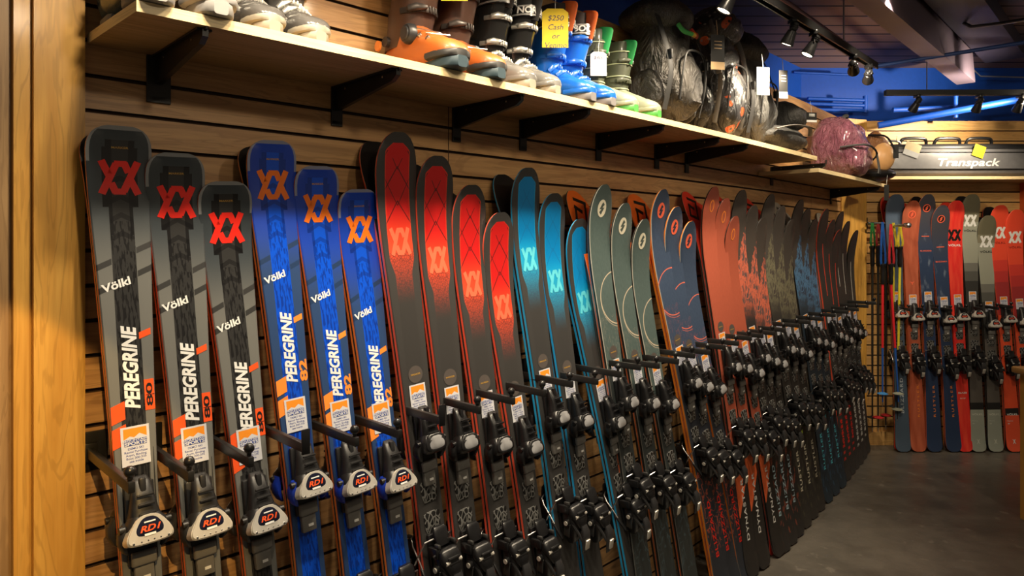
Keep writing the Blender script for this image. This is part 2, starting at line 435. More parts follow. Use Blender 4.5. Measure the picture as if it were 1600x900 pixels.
# ================================================================ CEILING TRACKS
def spot_light(parent, mtx, watt, size, blend=.5, col=WARM, soft=.02):
    ld = bpy.data.lights.new('bulb', 'SPOT'); ld.energy = watt; ld.spot_size = size; ld.spot_blend = blend; ld.color = col; ld.shadow_soft_size = soft
    o = bpy.data.objects.new('bulb', ld); C.objects.link(o); o.parent = parent; o.matrix_local = mtx; return o
LENS = mat('lit_lamp_lens', (1, .85, .6), .3, emit=((1, .82, .55), 14.))
LENSD = mat('lamp_reflector', (.55, .42, .28), .2, .8)
def trackhead(top, aim, label, watt, size=1.5, lit=True, blend=.6, soft=.02, col=WARM):
    top = Vector(top); aim = Vector(aim)
    root = empty('track_spotlight', Matrix.Translation(top) @ Matrix.Scale(.70, 4), label, 'spotlight', 'black track spotlights')
    bm = NB(); box(bm, (0, 0, -.012), (.030, .075, .028), bev=.004); cyl(bm, (0, 0, -.02), (0, 0, -.06), .011, 10); obj('track_adapter', bm, BLACKP, root)
    piv = Vector((0, 0, -.075)); d = (aim-(top+piv)).normalized()
    x = d.cross(Vector((0, 0, 1))).normalized() if abs(d.z) < .98 else Vector((1, 0, 0)); y = d.cross(x)
    m = basis(x, y, d, piv)
    bm = NB(); X, Y = Vector((1, 0, 0)), Vector((0, 1, 0))
    for s in (-1, 1): tube(bm, [piv+Vector((0, 0, .03)), piv+x*s*.028+Vector((0, 0, .012)), piv+x*s*.032], .0045, 6)
    obj('yoke', bm, BLACKP, root)
    bm = NB(); P = [(-.055, .012), (-.05, .020), (-.01, .024), (-.005, .020), (.0, .027), (.04, .034), (.07, .040), (.085, .041), (.085, .037), (.078, .034)]
    loft(bm, [ring((0, 0, z), X, Y, r, r, 18) for z, r in P])
    for z in (-.04, -.03, -.02): loft(bm, [ring((0, 0, z), X, Y, .027, .027, 18), ring((0, 0, z+.004), X, Y, .027, .027, 18)])
    hd = obj('lamp_head', bm, BLACKP, root, m)
    bm = NB(); loft(bm, [ring((0, 0, .0795), X, Y, .0335, .0335, 18), ring((0, 0, .081), X, Y, .020, .020, 18)]); obj('lens', bm, LENS if lit else LENSD, hd)
    if lit:
        q = basis(Vector((1, 0, 0)), Vector((0, -1, 0)), Vector((0, 0, -1)), Vector((0, 0, .10)))
        spot_light(hd, q, watt, size, blend, col, soft)
    return root
def track(name, a, b, label):
    a, b = Vector(a), Vector(b); bm = NB(); u = (b-a).normalized(); n = Vector((u.y, -u.x, 0)); L = (b-a).length
    m = basis(n, u, Vector((0, 0, 1)), a)
    root = empty(name, m, label, 'lighting track')
    for s in (-1, 1): box(bm, (s*.014, L/2, .012), (.007, L, .034)); 
    box(bm, (0, L/2, .026), (.03, L, .006)); obj('rail', bm, BLACKM, root, smooth=False)
    for k in range(3):
        bm = NB(); y = L*(.12+.38*k); cyl(bm, (0, y, .03), (0, y, CZ-a.z), .0035, 6); obj('drop_rod', bm, STEEL, root)
hT = .93; dT = lat(.605, hT); zT = EYE+hT
def TP(t, d=None, z=None): q = LW.p0+LW.u*t+LW.n*(dT if d is None else d); return Vector((q.x, q.y, zT if z is None else z))
# end of the track is seen at x = 1367
def t_px(px, d):
    lo, hi = -1., 6.
    for _ in range(50):
        m = (lo+hi)/2; q = LW.p0+LW.u*m+LW.n*d
        if q.y > 0 and 800+F*q.x/q.y < px: lo = m
        elif q.y <= 0: lo = m
        else: hi = m
    return m
tEnd = t_px(1367, dT)
track('lighting_track', TP(-.6), TP(tEnd), 'black ceiling track running along above the left shelf, holding spotlights')
def aimW(t, z, d=.05): return LW.P(t, d, z)
near = [(.0, .60), (.35, .75), (.75, 1.1), (1.12, 1.5)]
for i, (t, ta) in enumerate(near):
    trackhead(TP(t, z=zT), aimW(ta-.25, .95), 'black track spotlight aimed at the near end of the left wall', SPOT_W*(1. if i < 2 else 1.1), 2.3, blend=1.)
hd = [(1060, 'black track spotlight at the top edge, nearest of those in view'), (1143, 'black track spotlight hanging in front of the orange speckled backpack'),
      (1238, 'lit track spotlight glowing white above the black backpack'), (1271, 'track spotlight just behind the brightly lit one on the long track'),
      (1333, 'track spotlight second from the far end of the long track'), (1357, 'track spotlight at the far end of the long track')]
for i, (px, lb) in enumerate(hd):
    t = t_px(px, dT); trackhead(TP(t), aimW(t+(-.25 if i % 2 else -.05), 1.5, .1) if i < 4 else aimW(4.35, 2.05, .25), lb, SPOT_W*(1.3 if i < 4 else 1.1), 2.3, blend=1.)
yB = F/(227/.93)
track('lighting_track', ((1383-800)/F*yB, yB, zT), (4.6, yB-.02, zT), 'black ceiling track running across in front of the back wall')
for i, (px, lb) in enumerate([(1433, 'lit track spotlight at the left of the back wall track'), (1530, 'middle spotlight of the track in front of the back wall'), (1594, 'spotlight at the right edge on the back wall track')]):
    x = (px-800)/F*yB; trackhead((x, yB, zT), (x+.02-(.25 if i == 0 else 0), 5.1, 1.45), lb, 18., 1.7, blend=1.)
trackhead((3.38, 4.3, zT), (2.2, 5.6, 2.72), 'added unseen spotlight tilted up to brighten the blue wall', 75., 2.4, blend=1.)  # extra head past the right edge, added to brighten the blue upper wall
# added high track, unseen above the frame, lights skis and casts the shelf's shadow
ZK = 2.83; dK = .82
def KP(t, z=ZK): q = LW.p0+LW.u*t+LW.n*dK; return Vector((q.x, q.y, z))
track('lighting_track', KP(-.6), KP(3.3), 'added ceiling track, out of view high above the ski row')
for i, (t, ta) in enumerate([(.15, .30), (.65, .8), (1.15, 1.3), (1.65, 1.8), (2.15, 2.35), (2.65, 2.95), (3.15, 3.7)]):
    trackhead(KP(t), aimW(ta, 1.15, .2), 'added unseen spotlight high above the ski row', KEY_W*(1.1, .95, .85, .8, .8, .8, .9)[i], 1.35, blend=.9, soft=.025)
# added aisle track, unseen above the frame, as fill for skis and back wall
aisle = [((.55, .35), (-.55, 1.7, 1.30)), ((.95, .85), (-.1, 2.2, 1.2)), ((1.3, 1.4), (.5, 2.9, 1.1)), ((1.75, 2.0), (1.2, 3.6, 1.0)), ((2.6, 2.3), (3.0, 5.0, 1.1))]
track('lighting_track', (.3, .0, 2.55), (2.2, 2.45, 2.55), 'added ceiling track over the aisle, out of view')
AISLE_W = 13.
for i, ((x, y), a) in enumerate(aisle):
    trackhead((x, y, 2.55), a, 'added unseen fill spotlight over the aisle', AISLE_W*(1., 1., 1., 1.3, 4.2)[i], 1.5, blend=.8, soft=.05)
trackhead((.15, -.15, 2.55), (-1.3, 1.1, .5), 'black track spotlight above the doorway post', 140., .69, blend=.1, soft=.01, col=(1, .62, .22))
# blue pipes and rails under the deck, drop pipe
def PZ(px, py, Y): return Vector(((px-800)/F*Y, Y, EYE+(HZ-py)*Y/F))
GP = 'blue pipes under the ceiling'
pd = PZ(1362, 98, 4.2); pn = TP(0, lat(.665, pd.z-EYE), pd.z)
rod('pipe', TP(.9, lat(.665, pd.z-EYE), pd.z), pd, .014, mat('pinkish_conduit', (.22, .13, .15), .4, .5), 'long thin conduit hanging beside the long lighting track', 'pipe')
rod('pipe', PZ(1352, 106, 4.25), PZ(1640, 60, 4.05), .012, mat('dark_blue_pipe', (.01, .03, .12), .5), 'dark conduit crossing from the long track towards the right edge', 'pipe')
for i, (a, b, r, lb) in enumerate([((1372, 196, 4.9), (1640, 147, 4.6), .024, 'slanting bright blue pipe below the back wall track'),
        ((1395, 172, 5.0), (1640, 162, 5.0), .018, 'upper straight blue pipe behind the back wall track'),
        ((1262, 154, 5.3), (1352, 157, 5.3), .014, 'top rail of the blue pipes above the purple bag'),
        ((1262, 162, 5.3), (1352, 165, 5.3), .014, 'middle rail of the blue pipes above the purple bag'),
        ((1262, 171, 5.3), (1352, 173, 5.3), .014, 'bottom rail of the blue pipes above the purple bag'),
        ((1352, 150, 5.3), (1352, 176, 5.3), .018, 'short upright blue pipe above the purple bag'),
        ((1493, 150, 4.9), (1493, 184, 4.9), .016, 'short upright blue pipe in the middle of the back wall track'),
        ((1240, 113, 5.4), (1330, 117, 5.4), .010, 'thin blue rail high above the purple bag')]):
    rod('pipe', PZ(*a), PZ(*b), r, BLUEPAINT, lb, 'pipe', group=None)
rod('pipe', PZ(1480, -10, 4.3), PZ(1640, 25, 3.3), .010, BLACKM, 'black loop of conduit under the brown ceiling boards at top right', 'pipe', mid=[PZ(1492, 14, 4.2), PZ(1506, 36, 4.1), PZ(1518, 42, 4.0), PZ(1560, 37, 3.7)])
rod('pipe', PZ(1520, 108, 5.3), PZ(1640, 122, 5.3), .006, mat('grey_conduit', (.2, .22, .3), .4), 'thin pale conduit on the blue upper back wall', 'pipe', mid=[PZ(1532, 119, 5.3)])
# ================================================================ SKIS
TH = .013
class Shape:
    def __init__(s, S, W, Tt, rk, v0, vt, e, ty=.045):
        s.S, s.W, s.T, s.rk, s.v0, s.vt, s.e, s.ty = S/2, W/2, Tt/2, rk, v0, vt, e, ty
    def hw(s, v, L):
        if v < s.vt:
            q = max(0, (s.vt-v)/s.vt); return s.S*max(0, 1-q**s.e)**(1/s.e)
        w_ = L-v; m = L*.56
        if v < m: q = (v-s.vt)/(m-s.vt); h_ = s.W+(s.S-s.W)*(1-q)**1.7
        else: q = (v-m)/(L-m); h_ = s.W+(s.T-s.W)*q**1.7
        if w_ < s.ty: q = (s.ty-w_)/s.ty; h_ *= max(.0, 1-q**2.6)**(1/2.6)
        return h_
    def z(s, v, L):
        r = s.rk*((s.v0-v)/s.v0)**2.1 if v < s.v0 else 0
        w_ = L-v; return r+(.014*((.13-w_)/.13)**2 if w_ < .13 else 0)
    def th(s, v, L):
        q = min(1, v/.30, (L-v)/.25); return .0065+(TH-.0065)*max(0, q)
SH_P = Shape(.126, .073, .103, .035, .20, .060, 2.9, .03)
SH_M = Shape(.135, .084, .112, .060, .34, .110, 2.3)
SH_B = Shape(.132, .086, .116, .075, .36, .115, 2.1, .06)
def ski_bm(sh, L):
    bm = NB(); u1 = bm.loops.layers.uv.new('UVMap'); u2 = bm.loops.layers.uv.new('tail')
    vs_ = [.0015, .004, .009, .016, .025, .036, .05, .065, .08, .095, .115]+[.14+.03*i for i in range(10)]
    v = .46
    while v < L-.2: vs_.append(v); v += .09
    vs_ += [L-.17, L-.13, L-.10, L-.075, L-.055, L-.04, L-.027, L-.016, L-.008, L-.002]
    prof = [(-1, 0, 2), (-1, .17, 3), (-1.0, .80, 1), (-.955, 1, 0), (-.5, 1, 0), (0, 1, 0), (.5, 1, 0), (.955, 1, 0), (1, .80, 0), (1, .17, 1), (1, 0, 3), (0, 0, 2)]
    rings = []; meta = {}
    for v in vs_:
        h_, z, t = max(.002, sh.hw(v, L)), sh.z(v, L), sh.th(v, L); r = []
        for x, k, m in prof:
            q = bm.verts.new((x*h_, L-v, z+t*k)); meta[q] = (x*h_, v, x); r.append(q)
        rings.append(r)
    n = len(prof)
    MI = [3, 1, 0, 0, 0, 0, 0, 0, 1, 3, 2, 2]
    for a, b in zip(rings, rings[1:]):
        for i in range(n):
            j = (i+1) % n; f = bm.faces.new((a[i], b[i], b[j], a[j])); f.material_index = MI[i]
    for r, fl in ((rings[0], 0), (rings[-1], 1)):
        f = bm.faces.new(r if not fl else r[::-1]); f.material_index = 1
    for f in bm.faces:
        for l in f.loops:
            x, v, xn = meta[l.vert]; l[u1].uv = (x, v); l[u2].uv = (xn, L-v)
    return bm
def on_ski(items, sh, L, name, mats, parent, lift=.0007, back=False, cut=True):
    """lay flat artwork (x across, y = distance from tip, counted down) on a ski's top"""
    bm = flat_bm(items, thick=.0)
    lay = {}
    bm.free(); bm = NB()
    for polys, mi, la in items:
        b2 = NB()
        for p in polys:
            try: b2.faces.new([b2.verts.new((x, -y, 0)) for x, y in p]).material_index = mi
            except ValueError: pass
        ys = [v.co.y for v in b2.verts]
        if cut and ys and min(-y for y in ys) < sh.v0:
            y = math.ceil(min(ys)/.02)*.02
            while y < max(ys):
                bmesh.ops.bisect_plane(b2, geom=b2.verts[:]+b2.edges[:]+b2.faces[:], plane_co=(0, y, 0), plane_no=(0, 1, 0)); y += .02
        vm = {}
        for v in b2.verts:
            d = -v.co.y
            if back: vm[v] = bm.verts.new((v.co.x, L-d, sh.z(d, L)-lift-la*.0003))
            else: vm[v] = bm.verts.new((v.co.x, L-d, sh.z(d, L)+sh.th(d, L)+lift+la*.0003))
        for f in b2.faces:
            q = [vm[v] for v in f.verts]
            if back: q = q[::-1]
            bm.faces.new(q).material_index = f.material_index
        b2.free()
    return obj(name, bm, mats, parent, smooth=False, recalc=False)

# ---- binding meshes, built once, in ski coordinates (x across, y to the tip, z off the ski)
X3, Y3, Z3 = Vector((1, 0, 0)), Vector((0, 1, 0)), Vector((0, 0, 1))
def yring(y, zc, rx, rz, e=3., n=18, xc=0): return ring((xc, y, zc), X3, Z3, rx, rz, n, e)
def mesh(bm, name, mats, angle=.7):
    for v in bm.verts: v.co = Vector((v.co.x*BS[0], v.co.y*BS[1], v.co.z*BS[2]))
    bmesh.ops.recalc_face_normals(bm, faces=bm.faces[:]); me = bpy.data.meshes.new(name); bm.to_mesh(me); bm.free()
    for m in (mats if isinstance(mats, list) else [mats]): me.materials.append(m)
    me.polygons.foreach_set('use_smooth', [True]*len(me.polygons)); me.set_sharp_from_angle(angle=angle); return me
SILVER = mat('brushed_silver', (.78, .75, .68), .30, .55)
WIN = mat('clear_window', (.62, .63, .66), .2, .6)
BS = (.80, .88, .92)
def toe_meshes(kind, wing):
    bm = NB()
    box(bm, (0, -.02, .006), (.070, .185, .012), bev=.004)
    loft(bm, [yring(.088, .014, .016, .004), yring(.078, .020, .022, .012), yring(.045, .027, .027, .019), yring(.012, .031, .034, .024), yring(-.010, .034, .040, .026)])   # spring housing
    box(bm, (0, .062, .034), (.016, .05, .014), bev=.004)                       # rib on the housing
    loft(bm, [yring(.006, .038, .034, .020), yring(-.008, .044, .045, .027), yring(-.030, .046, .049, .028), yring(-.046, .044, .046, .024), yring(-.052, .042, .038, .018)])   # head
    for y in (.05, .03, .01): box(bm, (0, y, .052+(.05-y)*.22), (.040, .006, .006), 0, bev=.002)
    for s in (-1, 1):   # wings that grip the boot toe
        loft(bm, [ring((s*x, y, z), X3, Z3, rx, rz, 10, 2.6) for x, y, z, rx, rz in ((.040, -.010, .032, .010, .016), (.050, -.030, .030, .012, .019), (.052, -.052, .028, .011, .018), (.046, -.070, .026, .008, .014), (.040, -.078, .025, .004, .008))], 1)
        cyl(bm, (s*.046, -.018, .040), (s*.060, -.018, .040), .008, 10, 0)
    head = mesh(bm, 'toe_binding', [BLACKP if kind != 'v' else mat('charcoal_plastic', (.014, .014, .015), .42), wing])
    bm = NB()
    if kind == 'v':      # big silver bezel with a dark screen
        def plate(sc, z, yb, yt, wb, wt):
            return rounded([(-wb*sc, yb, z), (wb*sc, yb, z), (wb*sc*1.16, yb+.016, z), (wt*sc, yt, z), (-wt*sc, yt, z), (-wb*sc*1.16, yb+.016, z)])
        rot = Matrix.Rotation(-.22, 4, 'X'); off = Vector((0, -.020, .068))
        def pl(b, z0, z1, sc, mi, dy0=0, dy1=0):
            ra = [off+rot @ Vector(p) for p in plate(sc, z0, -.034+dy0, .030-dy1, .050, .026)]; rb = [off+rot @ Vector(p) for p in plate(sc*.93, z1, -.031+dy0, .028-dy1, .050, .026)]
            loft(b, [ra, rb], mi)
        pl(bm, -.020, .002, 1.04, 0); pl(bm, .001, .005, .97, 0); 
        w = mesh(bm, 'bezel', SILVER)
        bm = NB(); pl(bm, .003, .0055, .60, 0, .016, .004)
        for polys, mi, lay in ((xf(text2d('RD1', 1, .03, .3), 0, -.001, 0, .026, .018), 1, 1), (rect2d(-.014, -.016, .012, -.011), 2, 1), (rect2d(-.012, .012, .014, .015), 2, 1)):
            for p in polys:
                try: f = bm.faces.new([bm.verts.new(off+rot @ Vector((x, y, .0062))) for x, y in p]); f.material_index = mi
                except ValueError: pass
        s = mesh(bm, 'screen', [mat('dark_screen', (.01, .012, .03), .15), mat('orange_red_print', (.85, .10, .02), .4), WHITE])
        bm = NB()
        for sx in (-.040, -.022, -.007, .007, .022, .040): q = off+rot @ Vector((sx, -.026, .004)); sph(bm, q, .0036 if abs(sx) > .03 else .0024, 0, 8)
        st = mesh(bm, 'stud', STEEL)
        extra = [('bezel', w), ('screen', s), ('stud', st)]
    else:
        rot = Matrix.Rotation(-.15, 4, 'X'); off = Vector((0, -.020, .066))
        pts = rounded([(-.031, -.020), (.031, -.020), (.036, .0), (.022, .024), (-.022, .024), (-.036, .0)])
        loft(bm, [[off+rot @ Vector((x*1.25, y*1.25, -.012)) for x, y in pts], [off+rot @ Vector((x*1.22, y*1.22, .001)) for x, y in pts], [off+rot @ Vector((x*1.08, y*1.08, .004)) for x, y in pts]], 0)
        loft(bm, [[off+rot @ Vector((x*.95, y*.95, .0035)) for x, y in pts], [off+rot @ Vector((x*.62, y*.62, .0065)) for x, y in pts]], 1)
        w = mesh(bm, 'window', [BLACKP, WIN]); extra = [('window', w)]
    bm = NB(); box(bm, (0, -.098, .018), (.062, .036, .012), bev=.004, taper=(.9, .8)); box(bm, (0, -.135, .008), (.046, .05, .016), bev=.004)
    box(bm, (.004, -.142, .0168), (.016, .007, .001), 1); afd = mesh(bm, 'boot_rest', [GREYP, WHITE])
    return head, extra+[('boot_rest', afd)]
BLUEP = mat('blue_plastic', (.01, .04, .42), .35)
TOE = {'v_grey': toe_meshes('v', DARKP), 'v_blue': toe_meshes('v', BLUEP), 'g': toe_meshes('g', BLACKP)}
def heel_meshes():
    bm = NB()
    box(bm, (0, -.01, .007), (.062, .16, .014), bev=.004)
    loft(bm, [yring(.020, .030, .026, .018), yring(.010, .040, .033, .028), yring(-.020, .046, .036, .036), yring(-.050, .044, .032, .034), yring(-.085, .034, .024, .026), yring(-.105, .026, .012, .014)])
    loft(bm, [yring(.036, .060, .024, .007), yring(.030, .062, .034, .012), yring(.010, .066, .038, .018), yring(-.020, .074, .030, .018), yring(-.04, .076, .018, .012)])   # heel cup
    for s in (-1, 1):
        box(bm, (s*.034, .026, .034), (.014, .030, .044), bev=.004)
        cyl(bm, (s*.030, -.02, .045), (s*.044, -.02, .045), .013, 12)
    for k in range(4): box(bm, (0, .012-.016*k, .086-.002*k), (.044-.004*k, .006, .010), 0, bev=.002)
    for s in (-1, 1):
        box(bm, (s*.037, -.045, .040), (.004, .050, .026), 1, bev=.002, rot=Matrix.Rotation(.25, 3, 'X')); box(bm, (s*.030, .046, .050), (.010, .012, .022), 1, bev=.003)
    body = mesh(bm, 'heel_binding', [BLACKP, mat('gunmetal', (.10, .10, .10), .3, .7)])
    bm = NB()   # step-in lever: a paddle that stands off the back
    loft(bm, [ring((0, y, z), X3, (Y3*.5+Z3).normalized(), rx, rz, 12, 3) for y, z, rx, rz in ((-.035, .088, .014, .006), (-.060, .094, .019, .008), (-.090, .090, .021, .007), (-.120, .080, .016, .006), (-.135, .073, .009, .004))])
    for s in (-1, 1): tube(bm, [(s*.030, -.02, .060), (s*.026, -.05, .078), (s*.016, -.085, .086)], .005, 6)
    for s in (-1, 1): cyl(bm, (s*.040, -.02, .045), (s*.047, -.02, .045), .008, 10, 1); cyl(bm, (s*.016, .0, .081), (s*.030, .0, .081), .006, 8, 1)
    box(bm, (0, -.100, .094), (.022, .036, .006), 1, bev=.002, rot=Matrix.Rotation(.30, 3, 'X'))
    lever = mesh(bm, 'heel_lever', [DARKP, SILVER])
    bm = NB(); box(bm, (0, -.064, .080), (.020, .028, .012), bev=.004, rot=Matrix.Rotation(-.5, 3, 'X')); win = mesh(bm, 'din_window', STEEL)
    bm = NB()   # brake pedal and arms, sprung open past both edges of the ski
    loft(bm, [yring(.092, .026, .020, .006), yring(.085, .030, .026, .008), yring(.060, .036, .026, .008), yring(.040, .040, .022, .006)], 1)
    for s in (-1, 1):
        tube(bm, [(s*.022, .060, .026), (s*.050, .055, .016), (s*.056, .035, .004), (s*.058, .0, -.022), (s*.059, -.03, -.040)], .0028, 6, 0)
        loft(bm, [ring((s*.060, y, z), X3, (Z3+Y3*.6).normalized(), rx, rz, 8, 3) for y, z, rx, rz in ((-.020, -.034, .004, .006), (-.030, -.040, .007, .011), (-.052, -.054, .007, .012), (-.066, -.062, .004, .007))], 1)
    brake = mesh(bm, 'brake', [STEEL, BLACKP])
    return body, [('heel_lever', lever), ('din_window', win), ('brake', brake)]
BS = (.88, .92, .95); HEEL = heel_meshes(); BS = (1, 1, 1)
def pad_mesh():
    def f():
        x, y, z, o = objc(); c = voro(vec(x*70., y*46., 0.), 1.2, 'DISTANCE_TO_EDGE')
        return mix((.15, .15, .145), (.012, .012, .012), btw(c, .10, 9.))
    bm = NB(); pts = [(-.020, -.030), (.020, -.030), (.026, -.012), (.027, .026), (.012, .031), (-.012, .031), (-.027, .026), (-.026, -.012)]
    loft(bm, [[Vector((x, y, 0)) for x, y in pts], [Vector((x, y, .002)) for x, y in pts], [Vector((x*.86, y*.88, .0035)) for x, y in pts]])
    return mesh(bm, 'friction_pad', mat('clear_friction_pad', fn=f, rough=.25))
PAD = pad_mesh()
def sticker_mesh():
    w_, h_ = .027, .040
    it = [(rect2d(-w_, -h_, w_, h_), 0, 0), (rect2d(-w_+.005, .006, w_-.005, h_-.004), 1, 1),
          ([[(-w_+.005, .014), (-.010, .020), (-.002, .017), (.008, .024), (w_-.005, .016), (w_-.005, .006), (-w_+.005, .006)]], 0, 2),
          (rect2d(-w_+.006, .0008, w_-.006, .0136), 2, 3),
          (xf(text2d('MOUNTAIN', 1, .03), 0, .0110, 0, .0088, .0056), 0, 4), (xf(text2d('SPORTS', 1, .04), 0, .0045, 0, .0118, .0092), 0, 4)]
    for k, t in enumerate(['DEMO SKI', 'Rental Purchase', 'Asym, Binding', 'Boot 300-335', 'see inside']):
        it.append((xf(text2d(t, 1, .01), 0, -.0055-.0065*k, 0, .0068, .0062), 2, 1))
    bm = NB()
    for polys, mi, la in it:
        for p in polys:
            try: bm.faces.new([bm.verts.new((x, y, .0006+.00015*la)) for x, y in p]).material_index = mi
            except ValueError: pass
    me = bpy.data.meshes.new('price_sticker'); bm.to_mesh(me); bm.free()
    for m in (mat('sticker_white', (.62, .63, .68), .45), mat('sticker_orange', (.85, .28, .02), .45), mat('sticker_blue', (.03, .06, .28), .45)): me.materials.append(m)
    return me
STICK = sticker_mesh()
# ---- top sheet designs: functions of x (across) and v (from the tip), q (from the tail)
XN = [None]
def coords():
    x, v = uv('UVMap'); XN[0], q = uv('tail'); return x, v, q
def d_peregrine(base, band, dark, blk, tipc):
    def f():
        x, v, q = coords()
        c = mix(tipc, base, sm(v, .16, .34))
        dg = v+x*.45
        for a in (.268, .318): c = mix(c, dark, btw(dg, a, a+.013)*gt(ab(x), .024))
        hwid = M('ADD', gt(.17, v)*.011, .023)
        hwid = hwid-gt(.045, v)*.006
        m = gt(hwid, ab(x))*gt(v, .030)
        ht = sm(noise(vec(x*210., v*34., 0.), 1., 2.), .50, .56)*gt(v, .20)
        b = mix(band, blk, ht*.75)
        b = mix(b, blk, gt(.23, v)*.8*gt(ab(x), .016)+gt(sn(M('ABSOLUTE', x)*90.-v*160.), .6)*btw(v, .10, .24)*.6)
        c = mix(c, b, m)
        fan = gt(sn(x*520.+v*12.), .1)*btw(v, .68, .82)*gt(.034, ab(x)); c = mix(c, blk, fan*.85)
        rim = mx(gt(ab(XN[0]), .90)*gt(.075, v)*gt(v, .010), gt(.010, v)); c = mix(c, (.30, .31, .32), rim*.75)  # grey tip edge band, with the lacquer's edge highlight painted in
        # shine of the lacquer differs between band and field
        return c, M('SUBTRACT', .36, m*.18)
    return f
def d_panel(border, hot, hot2, lines):
    def f():
        x, v, q = coords()
        wd = M('ADD', .028, sm(v, .40, .34)*.013-sm(v, .055, .02)*.03)
        wd = wd+gt(.03, v)*(-.05)
        m = gt(wd, ab(x))*gt(v, .028)
        fade = sm(v, .48, .24)
        c = mix(hot2, hot, sm(v, .2, .34))  # panel darker towards the tip: the shelf's shadow is put into the colour
        ln = gt(.10, ab(sn((ab(x)*24.-v*16.)*2.1)))*btw(v, .05, .26)
        ln = mx(ln, gt(.08, ab(sn((ab(x)*38.+v*21.)*1.5)))*btw(v, .07, .2))
        c = mix(c, lines, ln*.85)
        hx = voro(vec(x*140., v*140., 0.), 1., 'DISTANCE_TO_EDGE'); c = mix(c, lines, gt(.09, hx)*btw(v, .33, .50)*.6)
        rim = gt(wd, ab(x))*gt(ab(x), wd-.003)
        c = mix(c, hot, rim*.4)
        c = mix(border, c, m*fade)
        return c, .42+m*(-.1)
    return f
def arc(x, v, cx, cv, r, w_, st=1.):
    dd = M('SQRT', (x-cx)*(x-cx)*st+(v-cv)*(v-cv)); return gt(w_, ab(dd-r))
def d_bliz(c0, c1, ink, tail, k=0.):
    def f():
        x, v, q = coords()
        n = noise(vec(x*160., v*60., 0.), 1., 3.); c = mix(c0, c1, n)
        c = mix(c, tuple(a*.45 for a in c1), sm(v, .14, .02)*.55)
        c = mix(c, (.55, .53, .46), gt(ab(XN[0]), .962)*.8)
        cx_ = .068-k*.13; a = mx(arc(x, v, cx_, .42+k*.03, .098, .0022), arc(x, v, cx_+.004, .425+k*.03, .104, .0012)*.8)*gt(v, .30)
        c = mix(c, ink, a*.8)
        w_ = noise(vec(x*60., v*9., k), 1.2, 2., .5, 1.5); c = mix(c, ink, btw(w_, .493, .507)*btw(v, .48, .66)*.35)
        c = mix(c, (.02, .02, .022), sm(v, .66, .70)*.8)
        t = noise(vec(x*14., q*7., 1.+k), 1.5, 3., .5, 1.2); c = mix(c, tail, btw(t, .50, .535)*btw(q, .20, .58)*.45)
        return c
    return f
def d_salmon():
    x, v, q = coords(); n = noise(vec(x*150., v*50., 0.), 1., 3.)
    c = mix((.44, .10, .055), (.34, .075, .042), n); c = mix(c, (.26, .06, .04), sm(v, .10, .02)*.6)
    c = mix(c, (.70, .13, .04), sm(q, .62, .50)); edge = q-x*1.6
    c = mix(c, (.9, .16, .05), btw(edge, .36, .40)); c = mix(c, (.02, .018, .018), gt(.36, edge)*gt(.55, q))
    return c
def d_leaf(top, leaf1, leaf2, low):
    def f():
        x, v, q = coords(); s = v+x*1.9
        n = noise(vec(x*26.+v*16., v*14.-x*30., 0.), 1., 3., .6, .8)
        m = gt(s+n*.16-.08, .30); sh = sm(n, .38, .62)
        a = mix(leaf2, leaf1, sh); st = gt(sn(x*380.+v*150.), .3)*sh; a = mix(a, low, st*.45)
        a = mix(a, leaf1, btw(noise(vec(x*30., v*18., 5.), 1., 2.), .48, .56))
        c = mix(top, a, m*sm(v, .72, .50)); c = mix(c, low, sm(v, .52, .66))
        d2 = noise(vec(x*40., q*16., 2.), 1., 3.); c = mix(c, tuple(.5*k for k in leaf1), sm(d2, .54, .62)*btw(q, .06, .6)*.7)
        return c
    return f
def d_line(top, line, x0, v0_, v1_, mark):
    def f():
        x, v, q = coords(); c = mix(top, tuple(a*1.3 for a in top), noise(vec(x*100., v*40., 0.), 1.))
        c = mix(c, line, btw(x, x0, x0+.007)*btw(v, v0_, v1_))
        g = gt(sn(q*150.), .2)*btw(x, -.018, .012)*btw(q, .12, .56)*gt(noise(vec(x*200., q*90., 0.), 1., 1.), .45); c = mix(c, mark, g)
        return c
    return f
def d_slate(a, b, cloud):
    def f():
        x, v, q = coords(); n = noise(vec(x*9., v*3.2, .0), 1.8, 4.); c = mix(a, b, sm(v, .1, .5))
        c = mix(c, cloud, sm(n, .52, .72)*btw(v, .28, .75)*.8)
        return c
    return f
def d_fade(stops, tail, tq=.30):
    """banded fade down from the tip: stops = [(v, colour)]; tail colour below tq with a dark band over it"""
    def f():
        x, v, q = coords(); c = mix(stops[0][1], stops[0][1], 0.)
        for (va, col) in stops[1:]: c = mix(c, col, gt(v, va))
        if tail:
            c = mix(c, (.015, .015, .015), btw(q, tq, tq+.05)); c = mix(c, tail, gt(tq, q))
        return c
    return f
def d_plain(c0, c1):
    def f():
        x, v, q = coords(); return mix(c0, c1, sm(noise(vec(x*20., v*3., 0.), 1.5, 3.), .3, .7))
    return f
ORG = mat('orange_sidewall', (.90, .17, .05), .35); ORG2 = mat('orange_yellow_sidewall', (.92, .26, .05), .35)
REDS = mat('red_sidewall', (.88, .11, .06), .35); CYAN = mat('blue_sidewall', (.02, .42, .85), .35)
BLK = mat('black_sidewall', (.015, .015, .015), .4); BORG = mat('bright_orange_sidewall', (.88, .24, .02), .35)
BASEK = mat('black_ski_base', (.012, .012, .013), .3); BASER = mat('red_ski_base', (.62, .04, .02), .35); BASEO = mat('orange_ski_base', (.80, .16, .02), .35); BASEW = mat('grey_ski_base', (.40, .36, .30), .35)
INKR = mat('red_ink', (.86, .025, .014), .3); INKO = mat('orange_ink', (.90, .19, .015), .3); INKO2 = mat('light_orange_ink', (.92, .27, .04), .35)
